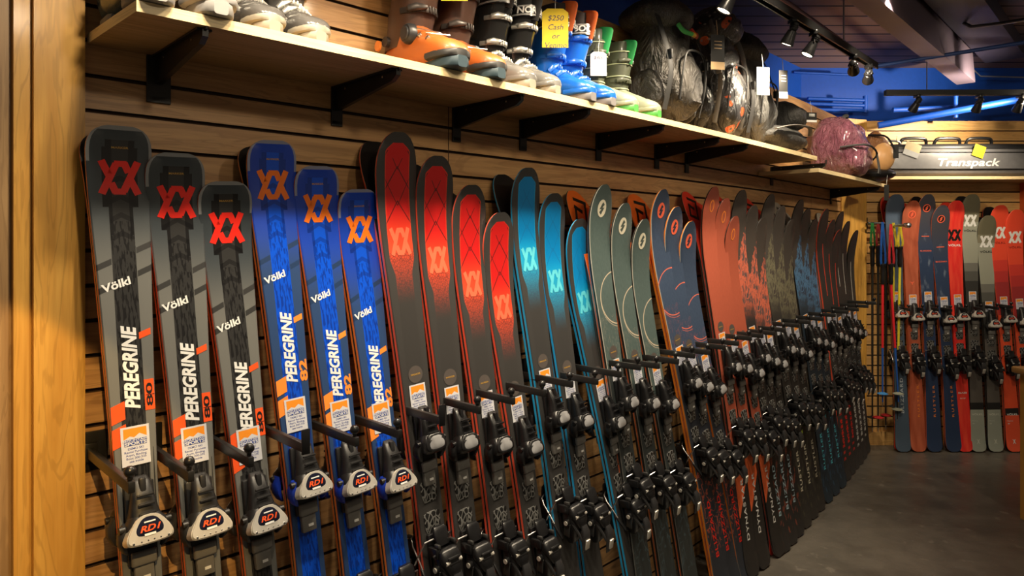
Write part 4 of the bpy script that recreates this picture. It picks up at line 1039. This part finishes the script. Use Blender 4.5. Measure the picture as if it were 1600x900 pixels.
# ================================================================ BOOTS
def shellmat(name, col, rough=.3, spec=.5):
    def f():
        x, y, z, o = objc(); n = noise(o, 9., 4.); return mix(tuple(a*.75 for a in col), tuple(min(1, a*1.12) for a in col), n)
    return mat(name, fn=f, rough=rough, coat=.3)
def boot(t, side_dir, pal, label, group, dF=.325, yaw=0., S=1., buckles=3, strap=None, dial=False, dials=None, tagc=None, cuffh=.32, tongue=None, sole_col=None, topstrap=False, lean=.07):
    base = LW.P(t, 0, 0); a = LW.P(t-.05, 0, 0); b = LW.P(t+.05, 0, 0); u = (b-a).normalized(); n = Vector((u.y, -u.x, 0))
    Yv = (Matrix.Rotation(yaw, 3, 'Z') @ n); Xv = Yv.cross(Vector((0, 0, 1))); 
    if Xv.dot(u) < 0: pass
    o_ = base+n*max(dF-.315*S, .012)+Vector((0, 0, SZ+STH+.001))
    m = basis(Xv, Yv, Vector((0, 0, 1)), o_) @ Matrix.Scale(S, 4)
    root = empty('ski_boot', m, label, 'ski boot', group)
    sh, cu, so, bk = pal['shell'], pal['cuff'], pal['sole'], pal['buckle']
    # soles
    bm = NB()
    def srow(y0, y1, w0, w1, z0, z1, k=5):
        rs = []
        for i in range(k+1):
            q = i/k; y = y0+(y1-y0)*q; w_ = (w0+(w1-w0)*q); rs.append(ring((0, y, (z0+z1)/2), X3, Z3, w_, (z1-z0)/2, 14, 5))
        loft(bm, rs)
    loft(bm, [ring((0, y, .014), X3, Z3, w_, .014, 16, 5) for y, w_ in ((.195, .030), (.21, .038), (.25, .040), (.285, .036), (.305, .026), (.315, .014))])
    loft(bm, [ring((0, y, .013), X3, Z3, w_, .013, 16, 5) for y, w_ in ((-.003, .018), (.004, .028), (.03, .034), (.085, .034), (.095, .028))])
    obj('sole', bm, so, root)
    # lower shell
    prof = [(.000, .020, .030, .09), (.010, .032, .022, .115), (.04, .042, .018, .135), (.08, .046, .018, .150), (.12, .047, .02, .148), (.155, .046, .020, .128), (.185, .046, .018, .108),
            (.215, .049, .016, .094), (.245, .050, .016, .086), (.27, .047, .018, .078), (.29, .040, .020, .068), (.304, .028, .024, .056), (.310, .014, .030, .046)]
    bm = NB(); loft(bm, [ring((0, y, (z0+z1)/2), X3, Z3, w_, (z1-z0)/2, 24, 2.7) for y, w_, z0, z1 in prof])
    obj('lower_shell', bm, sh, root)
    # overlapped toe flap ridge
    bm = NB(); loft(bm, [ring((.004, y, z), X3, Z3, w_, h_, 16, 2.2) for y, z, w_, h_ in ((.115, .122, .030, .032), (.15, .104, .034, .032), (.19, .084, .037, .030), (.225, .074, .036, .024), (.245, .068, .028, .020))]); obj('instep_flap', bm, pal.get('flap', sh), root)
    # rib along the shell side, toe bumper
    bm = NB(); loft(bm, [ring((0, y, .034), X3, Z3, w_, .011, 16, 4) for y, w_ in ((.225, .051), (.26, .0505), (.29, .042), (.305, .031), (.3125, .017))]); obj('toe_bumper', bm, pal.get('bumper', so), root)
    # cuff
    H = cuffh; cs = []
    for k in range(9):
        q = k/8; z = .085+(H-.085)*q; cs.append(ring((0, .070+lean*q, z), X3, Y3, .049+.006*q+(.004 if k in (3, 6) else 0), .070+.004*q, 24, 2.3))
    bm = NB(); loft(bm, cs); obj('cuff', bm, cu, root)
    bm = NB()
    for s in (-1, 1): cyl(bm, (s*.046, .055, .105), (s*.058, .055, .105), .014, 16)
    obj('pivot', bm, bk, root)
    # liner and tongue
    bm = NB(); yl = .070+lean
    loft(bm, [ring((0, yl-.004, H-.01), X3, Y3, .050, .066, 20, 2.3), ring((0, yl, H+.03), X3, Y3, .051, .066, 20, 2.3), ring((0, yl+.004, H+.045), X3, Y3, .046, .060, 20, 2.3), ring((0, yl, H+.03), X3, Y3, .036, .050, 20, 2.3)]); obj('liner', bm, pal['liner'], root)
    bm = NB(); tube(bm, smoothpath([(0, yl+.045, H-.04), (0, yl+.064, H+.02), (0, yl+.072, H+.052)], 4), [.040]*7+[.036, .026], 14, flat=.30); obj('tongue', bm, pal.get('tongue', pal['liner']), root)
    # buckles: strap over the front with a toothed ladder and a lever on the outer (left seen) side
    lev = [(.185, .105), (.150, .132)][:max(0, buckles-1)]+[(None, .17), (None, .25)]
    for i, (yb, zb) in enumerate(lev[:buckles+1]):
        pts = []
        for j in range(13):
            a_ = -1.25+2.5*j/12
            if yb is not None:
                pts.append((math.sin(a_)*.052, yb+.006*math.cos(a_), .030+math.cos(a_*.82)*(zb-.022)))
            else:
                q = (zb-.085)/(H-.085); pts.append((math.sin(a_)*(.053+.006*q), .072+lean*q+math.cos(a_)*.078, zb))
        bm = NB(); tube(bm, pts, .0035, 6, flat=2.4)
        x0, y0_, z0_ = pts[3]
        for k in range(5):
            p = Vector(pts[4+k]); box(bm, p*1.0+Vector((0, .003, .002)), (.005, .006, .016), 0, bev=.001)
        sd = side_dir
        p = Vector(pts[10 if sd > 0 else 2]); q_ = Vector(pts[7 if sd > 0 else 5])
        tube(bm, [p+Vector((sd*.006, .002, .001)), (p+q_)/2+Vector((sd*.008, .010, .004)), q_+Vector((0, .010, .004))], [.007, .008, .004], 8, flat=1.3)
        cyl(bm, p+Vector((sd*.000, 0, 0)), p+Vector((sd*.010, 0, 0)), .006, 8)
        obj('buckle', bm, bk, root)
    if topstrap or strap:
        zs = H-.018; q = 1.; bm = NB()
        rr = [ring((0, .070+lean*.95, zs+dz), X3, Y3, .060, .082, 40, 2.3) for dz in (-.020, .020)]
        ri = [ring((0, .070+lean*.95, zs+dz), X3, Y3, .056, .078, 40, 2.3) for dz in (.020, -.020)]
        loft(bm, rr+ri, closed=True); ps = obj('power_strap', bm, pal.get('strap', BLACKP), root)
        if strap:
            bm = NB()
            for p in text2d(strap, 1, .03, .1):
                vv = []
                for x, y in p:
                    a_ = PI/2+side_dir*0-(-x*.050)/.070*1.0*-1 if 0 else PI/2+(x*.036)/.070
                    c_, s_ = math.cos(a_), math.sin(a_); e = 2/2.3
                    vv.append(bm.verts.new((math.copysign(abs(c_)**e, c_)*.0612, .070+lean*.95+math.copysign(abs(s_)**e, s_)*.0832, zs+y*.030)))
                try: bm.faces.new(vv)
                except ValueError: pass
            obj('lettering', bm, WHITE, ps, smooth=False)
            bm = NB()
            for zz in (-.016, -.013, .013, .016): loft(bm, [ring((0, .070+lean*.95, zs+zz+dz), X3, Y3, .0605, .0825, 40, 2.3) for dz in (-.0006, .0006)], cap=False)
            obj('stripe', bm, WHITE, ps)
    if dial:
        for s in (side_dir,):
            bm = NB(); loft(bm, [ring((s*x, .155, .105), Y3, Z3, r, r, 20) for x, r in ((.040, .027), (.052, .026), (.060, .022), (.0605, .018), (.064, .016))]); obj('lace_dial', bm, DARKP, root)
            bm = NB(); cyl(bm, (s*.060, .030, .098), (s*.0655, .030, .098), .014, 18); obj('pivot_badge', bm, INKO2, root)
            bm = NB()
            for y in (.190, .225): cyl(bm, (s*.030, y, .090-(y-.19)*.4), (s*.042, y, .098-(y-.19)*.4), .006, 10)
            tube(bm, smoothpath([(s*.055, .165, .115), (s*.030, .190, .112), (-s*.02, .200, .110), (s*.036, .215, .097), (-s*.02, .235, .097)], 5), .0016, 5); obj('lace', bm, STEEL, root)
    if dials:
        for z in (.14, .19, .24, .29):
            q = (z-.085)/(H-.085); bm = NB(); rr = [ring((0, .070+lean*q, z+dz), X3, Y3, .054+.005*q, .076+.003*q, 24, 2.3) for dz in (-.002, .002)]; loft(bm, rr, cap=False); obj('cuff_cord', bm, dials, root)
    if tagc:
        col, txt, (tx, ty, tz), ts = tagc
        bm = NB(); w_, h_ = .035*ts, .052*ts
        pts = [(-w_, -h_), (w_, -h_), (w_, h_*.8), (w_*.6, h_), (-w_*.6, h_), (-w_, h_*.8)]
        # tag hangs facing into the room towards the doorway side
        rot = Matrix.Rotation(PI-.75, 4, 'Z') @ Matrix.Rotation(PI/2, 4, 'X') @ Matrix.Scale(1, 4)
        F_ = lambda x, y, z: (rot @ Vector((x, y, z)))+Vector((tx, ty, tz))
        loft(bm, [[F_(x, y, 0) for x, y in pts], [F_(x, y, .001) for x, y in pts]], 0)
        for k, s in enumerate(txt):
            for p in text2d(s, 1, .0, .25):
                for sg in (.0014, -.0004):
                    try: f = bm.faces.new([bm.verts.new(F_((x*.021*ts)*(1 if sg > 0 else -1), y*.020*ts+h_*.5-k*.024*ts, sg)) for x, y in p]); f.material_index = 1
                    except ValueError: pass
        tube(bm, [F_(0, h_*.9, 0), F_(0, h_+.02, -.0), F_(.005, h_+.05, .0)], .001, 5, 2)
        obj('price_tag', bm, [col, mat('pen_ink', (.05, .03, .10), .6), WHITE], root, smooth=False)
    return root
def tpx(px, d): return LW.hit(px, 200, d)[0]
GREYSH = shellmat('silver_grey_shell', (.10, .095, .09), .2); CREAM = mat('cream_sole', (.30, .27, .21), .6); LBLK = mat('black_liner', (.02, .02, .02), .8)
SILB = mat('silver_buckle', (.55, .54, .50), .3, .8)
G1 = dict(shell=GREYSH, cuff=GREYSH, sole=CREAM, buckle=SILB, liner=LBLK)
G2 = dict(shell=shellmat('smoky_bronze_shell', (.19, .14, .09), .25), cuff=shellmat('dark_grey_cuff', (.05, .05, .05)), sole=mat('grey_sole', (.30, .29, .28), .6), buckle=SILB, liner=LBLK)
G0 = dict(shell=shellmat('slate_blue_shell', (.05, .09, .12), .25), cuff=shellmat('dark_grey_cuff', (.05, .05, .05)), sole=mat('grey_sole', (.30, .29, .28), .6), buckle=SILB, liner=LBLK)
boot(tpx(255, .30), 1, G0, 'slate blue boot toe with grey sole, leftmost on the shelf', 'ski boots on the shelf', dF=.30, S=1.02)
boot(tpx(348, .30), 1, G2, 'bronze tinted boot toe with grey sole, second on the shelf', 'ski boots on the shelf', dF=.30, S=1.02)
boot(tpx(436, .29), 1, G1, 'silver grey ski boot with cream sole, left one of the pair', 'ski boots on the shelf', dF=.30, S=.86)
boot(tpx(507, .29), 1, G1, 'silver grey ski boot with cream sole, right one of the pair', 'ski boots on the shelf', dF=.30, S=.86)
ORS = shellmat('burnt_orange_shell', (.50, .125, .022), .45); BRN = shellmat('brown_cuff', (.075, .035, .022), .45)
GO = dict(shell=ORS, cuff=BRN, sole=mat('teal_grey_sole', (.025, .05, .065), .6), buckle=mat('dark_buckle', (.06, .05, .045), .35, .5), liner=mat('brown_liner', (.10, .05, .03), .8), bumper=mat('charcoal_bumper', (.028, .027, .026), .5), flap=ORS)
YEL = mat('yellow_card', (.85, .62, .01), .6); WCARD = mat('white_card', (.75, .75, .72), .6)
boot(tpx(716, .30), 1, GO, 'orange touring boot with brown cuff and lace dial, front one of the pair', 'ski boots on the shelf', dF=.325, S=1.08, yaw=-.05, buckles=1, dial=True)
boot(tpx(775, .30), 1, GO, 'orange touring boot with brown cuff, partly hidden behind its mate', 'ski boots on the shelf', dF=.325, S=1.02, buckles=1, dial=True, tagc=(YEL, ['$350', 'Cash or'], (.07, .20, .275), 1.05))
BKS = shellmat('gloss_black_cuff', (.015, .015, .015), .15); SV = shellmat('clear_grey_shell', (.20, .195, .185), .2)
GN = dict(bumper=SV, shell=SV, cuff=BKS, sole=CREAM, buckle=SILB, liner=LBLK)
boot(tpx(832, .30), 1, GN, 'black cuffed ski boot with silver toe and lettered strap, left one', 'ski boots on the shelf', dF=.31, S=.92, strap='NORDICA', cuffh=.33)
boot(tpx(871, .30), 1, GN, 'black cuffed ski boot with silver toe and lettered strap, right one', 'ski boots on the shelf', dF=.31, S=.90, strap='NORDICA', cuffh=.32)
BLS = shellmat('royal_blue_shell', (.01, .13, .60), .3)
GB = dict(shell=BLS, cuff=BLS, sole=mat('pale_sole', (.16, .15, .15), .6), buckle=BLS, bumper=BLS, liner=mat('black_orange_liner', (.03, .02, .02), .7), tongue=mat('orange_tongue', (.75, .15, .03), .6))
boot(tpx(922, .30), 1, GB, 'bright blue ski boot with yellow price tag, left one of the pair', 'ski boots on the shelf', dF=.32, S=.98, strap='BOOSTER', cuffh=.30, tagc=(YEL, ['$250', 'Cash', 'or', 'Venmo'], (.060, .20, .25), 1.25))
boot(tpx(953, .30), 1, GB, 'bright blue ski boot, right one of the pair', 'ski boots on the shelf', dF=.32, S=.96, strap='BOOSTER', cuffh=.30)
OLV = shellmat('olive_cuff', (.065, .075, .045), .5); PGR = shellmat('pale_green_shell', (.28, .31, .22), .4)
GG = dict(shell=PGR, cuff=OLV, sole=mat('bright_green_sole', (.06, .30, .05), .5), buckle=OLV, tongue=mat('green_tongue', (.03, .38, .10), .5), liner=OLV, bumper=PGR)
boot(tpx(992, .30), 1, GG, 'olive and pale green touring boot with white tag, left one of the pair', 'ski boots on the shelf', dF=.31, S=.92, buckles=1, dials=mat('pale_cord', (.45, .50, .30), .6), cuffh=.30, lean=.03, tagc=(WCARD, ['$400'], (.045, .17, .20), .9))
boot(tpx(1028, .30), 1, GG, 'olive and pale green touring boot, right one of the pair', 'ski boots on the shelf', dF=.31, S=.90, buckles=1, dials=mat('pale_cord', (.45, .50, .30), .6), cuffh=.29, lean=.03)
# ================================================================ BAGS
def cloth(name, c1, c2, sc=8., rough=.55, spots=None, bd=.05, crinkle=False, coat=0.):
    def f():
        x, y, z, o = objc(); c = mix(c1, c2, sm(noise(o, sc, 5., .6), .3, .7))
        if spots:
            v = voro(o, 13.); c = mix(c, spots, btw(v, .10, .30)*gt(noise(o, 6., 1.), .46))
            v2 = voro(vec(x*1.3, y, z*1.2), 30.); c = mix(c, (.40, .39, .37), gt(.20, v2)*gt(noise(o, 5., 1.), .45)*.7)
        return c
    def b():
        x, y, z, o = objc()
        if crinkle: return noise(vec(x*1.6, y*1.6, z*.5), 17., 5., .62, 1.6)*1.6
        return noise(vec(x*1., y*1., z*.55), 11., 5., .62, 1.4)*1.2
    return mat(name, fn=f, rough=rough, bump=b, bd=bd, coat=coat)
def lumpy(bm, amp, sc, seed):
    from mathutils import noise as mn_
    bm.normal_update()
    for v in bm.verts: 
        k = mn_.noise(v.co*sc+Vector((seed, seed*2, 0)))+.5*mn_.noise(v.co*sc*2.3+Vector((seed, 0, 3)))
        v.co += v.normal*amp*k
def pillow(c, rx, ry, z0, z1, prof=None, n=32, e=2.8, m=14, sag=0):
    rs = []
    for i in range(m+1):
        q = i/m; a = q*PI; k = (math.sin(a))**.45 if 0 < q < 1 else .25
        k = max(.25, k); kk = prof(q) if prof else 1
        rs.append(ring((c[0], c[1]+sag*q, z0+(z1-z0)*q), X3, Y3, rx*k*kk, ry*k*kk, n, e))
    return rs
def bagframe(t, d, lift=0., yaw=0.):
    a = LW.P(t-.05, 0, 0); b = LW.P(t+.05, 0, 0); u = (b-a).normalized(); n = Vector((u.y, -u.x, 0))
    if yaw: r = Matrix.Rotation(yaw, 3, 'Z'); u, n = r @ u, r @ n
    return basis(-u, n, Vector((0, 0, 1)), LW.P(t, d, SZ+STH+.002+lift))
def hangtag(root, p, w_, h_, colr, col2, rot=-.6):
    bm = NB(); R_ = Matrix.Rotation(rot, 4, 'Z'); q = Vector(p)
    def F_(x, y, z): return (R_ @ Vector((x, y, z)))+q
    def pl(x0, z0, x1, z1, y, mi):
        loft(bm, [[F_(x0, y, z0), F_(x1, y, z0), F_(x1, y, z1), F_(x0, y, z1)], [F_(x0, y+.001, z0), F_(x1, y+.001, z0), F_(x1, y+.001, z1), F_(x0, y+.001, z1)]], mi)
    pl(-w_/2, -h_, w_/2, 0, 0, 0); pl(-w_*.5, -h_, w_*.5, -h_*.78, .0012, 1)
    for k in range(3): pl(-w_*.3, -h_*(.2+.1*k), w_*.25, -h_*(.2+.1*k)+.003, .0012, 1)
    tube(bm, [F_(0, 0, 0), F_(0, -.004, .03), F_(0, -.01, .06)], .0012, 5, 1)
    obj('hang_tag', bm, [colr, col2], root, smooth=False)
def backpack(t, d, W_, D_, H, m, label, lid=True, pocket=None, lean=0, yaw=0., seed=1, strapm=None, zipm=None, handle=None, tags=(), amp=.02):
    root = empty('backpack', bagframe(t, d, 0, yaw), label, 'backpack', 'backpacks on the shelf')
    bm = NB(); loft(bm, pillow((0, 0, 0), W_/2, D_/2, 0, H, lambda q: 1-.12*q+.06*math.sin(q*9), 36, 3., 20, lean)); lumpy(bm, amp, 9, seed); obj('main_compartment', bm, m, root)
    sp = strapm or mat('black_webbing', (.02, .02, .02), .7); zp = zipm or mat('dark_zip', (.03, .03, .03), .4)
    if lid:
        bm = NB(); rs = []
        for i in range(9):
            q = i/8; rs.append(ring((0, lean*(.8+.3*q), H*(.76+.27*q)), X3, Y3, W_*.52*max(.2, math.sin(PI*(.18+.78*q)))**.6, D_*.55*max(.2, math.sin(PI*(.18+.78*q)))**.6, 32, 2.6))
        loft(bm, rs); lumpy(bm, amp*.8, 10, seed+4); obj('top_lid', bm, m, root)
    pm = pocket or m
    bm = NB(); loft(bm, pillow((0, D_*.36+lean*.2, 0), W_*.36, D_*.26, H*.05, H*.58, None, 28, 3., 12)); lumpy(bm, amp*.8, 11, seed+7); obj('front_pocket', bm, pm, root)
    bm = NB(); tube(bm, smoothpath([(-W_*.32, D_*.50, H*.18), (-W_*.31, D_*.56, H*.42), (-.2*W_, D_*.58, H*.54), (.2*W_, D_*.58, H*.54), (W_*.31, D_*.56, H*.42), (W_*.32, D_*.50, H*.18)], 5), .004, 6); obj('zip', bm, zp, root)
    for s in (-1, 1):
        bm = NB(); tube(bm, smoothpath([(s*W_*.42, D_*.20+lean*.9, H*.92), (s*W_*.50, D_*.38+lean*.7, H*.70), (s*W_*.50, D_*.46, H*.40), (s*W_*.49, D_*.34, H*.10)], 6), .011, 6, flat=.25); 
        box(bm, (s*W_*.505, D_*.44, H*.5), (.012, .026, .035), bev=.003); obj('side_strap', bm, sp, root)
        bm = NB(); loft(bm, pillow((s*W_*.50, 0, 0), .030, D_*.32, H*.05, H*.42, None, 20, 2.6, 10)); lumpy(bm, amp*.5, 14, seed+s); obj('side_pocket', bm, m, root)
    hm = handle or sp
    bm = NB(); hz = H*(.70 if handle else 1.0); hy = D_*(.52 if handle else .1)+lean*.8
    tube(bm, smoothpath([(-.050, hy-.01, hz+.03), (-.045, hy+.012, hz), (0, hy+.024, hz-.006), (.045, hy+.012, hz), (.050, hy-.01, hz+.03)] if handle else [(-.05, hy, hz-.03), (-.03, hy, hz+.02), (.03, hy, hz+.02), (.05, hy, hz-.03)], 6), .009, 8); obj('grab_handle', bm, hm, root)
    for p, w_, h_, c1, c2 in tags: hangtag(root, p, w_, h_, c1, c2)
    return root
CB = cloth('black_nylon', (.022, .020, .018), (.075, .068, .060)); CG = cloth('charcoal_nylon', (.07, .068, .065), (.13, .13, .125), 6.)
CO = cloth('orange_speckled_nylon', (.018, .018, .019), (.060, .06, .062), 10., .28, (.72, .13, .04), coat=.4)
def f_rasta():
    x, y, z, o = objc(); return mix(mix((.6, .05, .02), (.8, .5, .05), gt(x, -.02)), (.08, .45, .10), gt(x, .005))
KTAG = mat('black_card', (.015, .015, .015), .4); TAN = mat('tan_card', (.55, .38, .20), .6)
def shelft(px, d): return LW.hit(px, 180, d)[0]
backpack(shelft(1068, .26), .17, .27, .25, .52, CB, 'large plain black backpack with rainbow grab handle, beside the green boots', lean=-.03, seed=3, handle=mat('rainbow_cord', fn=f_rasta, rough=.6), tags=[((-.05, .21, .35), .058, .135, KTAG, TAN)], pocket=None)
backpack(shelft(1143, .26), .16, .25, .24, .56, CO, 'black backpack with orange speckles on the shelf', pocket=CO, seed=5, strapm=mat('grey_webbing', (.22, .21, .20), .6), tags=[((-.05, .22, .30), .06, .12, mat('grey_card', (.35, .36, .37), .5), WCARD)], amp=.024)
backpack(shelft(1196, .26), .15, .27, .24, .54, CB, 'tall black backpack with grey front, between speckled and purple bags', pocket=CG, seed=9, lean=-.03, tags=[((.04, .21, .34), .045, .13, KTAG, WCARD)])
# grey bag lying in front on the shelf edge
root = empty('duffel_bag', bagframe(shelft(1232, .28), .20, 0), 'grey padded bag slumped on the shelf edge beside the purple bag', 'bag')
bm = NB(); loft(bm, pillow((0, 0, 0), .26, .13, 0, .13, None, 32, 3, 10)); lumpy(bm, .015, 9, 11); obj('main_compartment', bm, CG, root)
bm = NB(); loft(bm, pillow((-.12, 0, 0), .13, .12, .10, .27, None, 28, 2.6, 10)); lumpy(bm, .015, 10, 14); obj('upper_pouch', bm, CG, root)
bm = NB(); tube(bm, smoothpath([(-.24, .10, .10), (-.10, .145, .12), (.1, .14, .11), (.24, .11, .08)], 5), .010, 6, flat=.4); obj('strap', bm, mat('grey_webbing', (.22, .21, .20), .6), root)
hangtag(root, (-.12, .15, .20), .06, .05, KTAG, WCARD)
# purple crinkled bag
PUR = cloth('purple_crinkled_nylon', (.14, .045, .07), (.26, .10, .135), 7., .20, crinkle=True, coat=.5, bd=.08)
root = empty('backpack', bagframe(shelft(1312, .22), .21, SZC-SZ), 'shiny crinkled purple bag hanging over the shelf corner', 'backpack', 'backpacks on the shelf')
bm = NB(); loft(bm, pillow((0, .0, 0), .165, .17, -.000, .37, lambda q: 1-.08*q+.04*math.sin(q*8), 44, 3.6, 26)); lumpy(bm, .034, 8, 21); obj('main_compartment', bm, PUR, root)
bm = NB(); loft(bm, pillow((.02, .11, 0), .12, .08, -.0, .20, None, 30, 2.6, 12)); lumpy(bm, .02, 12, 25); obj('front_pocket', bm, PUR, root)
bm = NB(); tube(bm, smoothpath([(.175, .06, .17), (.10, .19, .18), (-.06, .205, .14), (-.16, .14, .10)], 6), .006, 6); tube(bm, smoothpath([(-.05, .205, .14), (-.055, .215, .06), (-.045, .215, .02)], 4), .005, 6, flat=.4); tube(bm, smoothpath([(-.06, .205, .14), (-.075, .215, .06), (-.085, .215, .02)], 4), .005, 6, flat=.4)
obj('strap', bm, mat('black_webbing', (.02, .02, .02), .7), root)
bm = NB(); tube(bm, smoothpath([(-.12, 0, .35), (-.08, .03, .39), (-.02, .03, .38), (.0, 0, .35)], 5), .012, 8); obj('grab_handle', bm, mat('black_webbing', (.02, .02, .02), .7), root)
# brown and tan round bag with a black base, with swing tag
BRB = cloth('brown_leatherette', (.16, .065, .025), (.30, .14, .055), 6., .35)
q = PZ(1367, 283, 4.50); q.z = SZC+STH+.002
root = empty('helmet_bag', Matrix.Translation(q), 'rounded brown and tan bag with black base at the shelf corner', 'bag')
bm = NB(); loft(bm, pillow((0, 0, 0), .105, .12, .03, .33, lambda k: 1-.25*k, 30, 2.3, 14)); lumpy(bm, .012, 9, 30); obj('body', bm, BRB, root)
bm = NB(); loft(bm, pillow((0, 0, 0), .112, .128, 0, .09, None, 30, 2.6, 8)); obj('base', bm, BLACKP, root)
bm = NB(); loft(bm, pillow((.01, -.07, 0), .075, .06, .06, .25, None, 24, 2.3, 10)); obj('front_panel', bm, mat('tan_panel', (.55, .30, .12), .4), root)
bm = NB(); tube(bm, smoothpath([(-.07, -.05, .30), (.0, -.13, .28), (.05, -.135, .20), (.06, -.13, .14)], 6), .007, 6); obj('strap', bm, BLACKP, root)
hangtag(root, (.06, -.14, .22), .035, .08, KTAG, KTAG, 0.); hangtag(root, (-.0, -.14, -.03), .030, .10, KTAG, WCARD, 0.)
# long grey ski case on the back wall shelf
q = PZ(1386, 268, 4.80); q.z = SZ+STH+.002; Lc = 1.6
def f_case():
    x, y, z, o = objc(); return mix((.13, .13, .14), (.20, .20, .205), noise(o, 30., 4.))
root = empty('ski_case', Matrix.Translation((q.x, 4.93, q.z)), 'long dark grey ski case with white lettering on the back wall shelf', 'ski case')
bm = NB(); Hc = .205
loft(bm, [ring((x, 0, .105), Y3, Z3, ry, rz, 28, 4.5) for x, ry, rz in ((0, .085, .070), (.010, .12, .094), (.03, .133, .103), (.3, .135, .105), (Lc, .135, .105), (Lc+.02, .12, .10))]); obj('shell', bm, mat('grey_case_shell', fn=f_case, rough=.4), root)
bm = NB(); loft(bm, [ring((x, 0, .20), Y3, Z3, ry, rz, 20, 3.5) for x, ry, rz in ((.01, .09, .02), (.05, .115, .035), (.6, .118, .038), (Lc, .118, .038))]); obj('lid', bm, DARKP, root)
bm = NB(); tube(bm, [(.0, -.133, .055), (.03, -.139, .05), (Lc, -.139, .05)], .004, 6); tube(bm, [(.02, -.128, .168), (.06, -.130, .168), (Lc, -.131, .168)], .004, 6); obj('seam_piping', bm, BLACKP, root)
def crect(px): return (px-1386)/F*4.80
for a, b in ((1412, 1455), (1466, 1508), (1516, 1558)):
    x0, x1 = crect(a), crect(b); bm = NB(); tube(bm, smoothpath([(x0, -.07, .215), (x0+.012, -.085, .262), (x0+.05, -.09, .272), (x1-.05, -.09, .272), (x1-.012, -.085, .262), (x1, -.07, .215)], 6), .011, 8); obj('grab_handle', bm, BLACKP, root)
bm = NB(); tube(bm, smoothpath([(.0, -.07, .20), (.02, -.08, .25), (.10, -.09, .25), (.13, -.08, .22)], 5), .008, 8); obj('end_handle', bm, STEEL, root)
bm = NB()
for p in text2d('Transpack', 1, .02, .25):
    try: bm.faces.new([bm.verts.new((crect(1510)+x*.105, -.1375, .095+y*.075)) for x, y in p])
    except ValueError: pass
obj('lettering', bm, WHITE, root, smooth=False)
def ctag(px, z, w_, h_, c1, c2, rot):
    bm = NB(); m_ = Matrix.Rotation(rot, 4, 'Y')
    def F_(x, y, zz): v = m_ @ Vector((x, 0, zz)); return Vector((crect(px)+v.x, -.142+y, z+v.z))
    loft(bm, [[F_(x, y, zz) for x, zz in ((-w_, -h_), (w_, -h_), (w_, h_), (-w_, h_))] for y in (0, .001)], 0)
    loft(bm, [[F_(x, y, zz) for x, zz in ((-w_, -h_), (w_, -h_), (w_, -h_*.2), (-w_, -h_*.2))] for y in (-.001, 0)], 1)
    obj('price_tag', bm, [c1, c2], root, smooth=False)
ctag(1424, .185, .055, .048, mat('buff_card', (.50, .42, .25), .6), mat('grey_card', (.35, .36, .37), .5), .35)
ctag(1528, .175, .040, .042, YEL, YEL, .35)
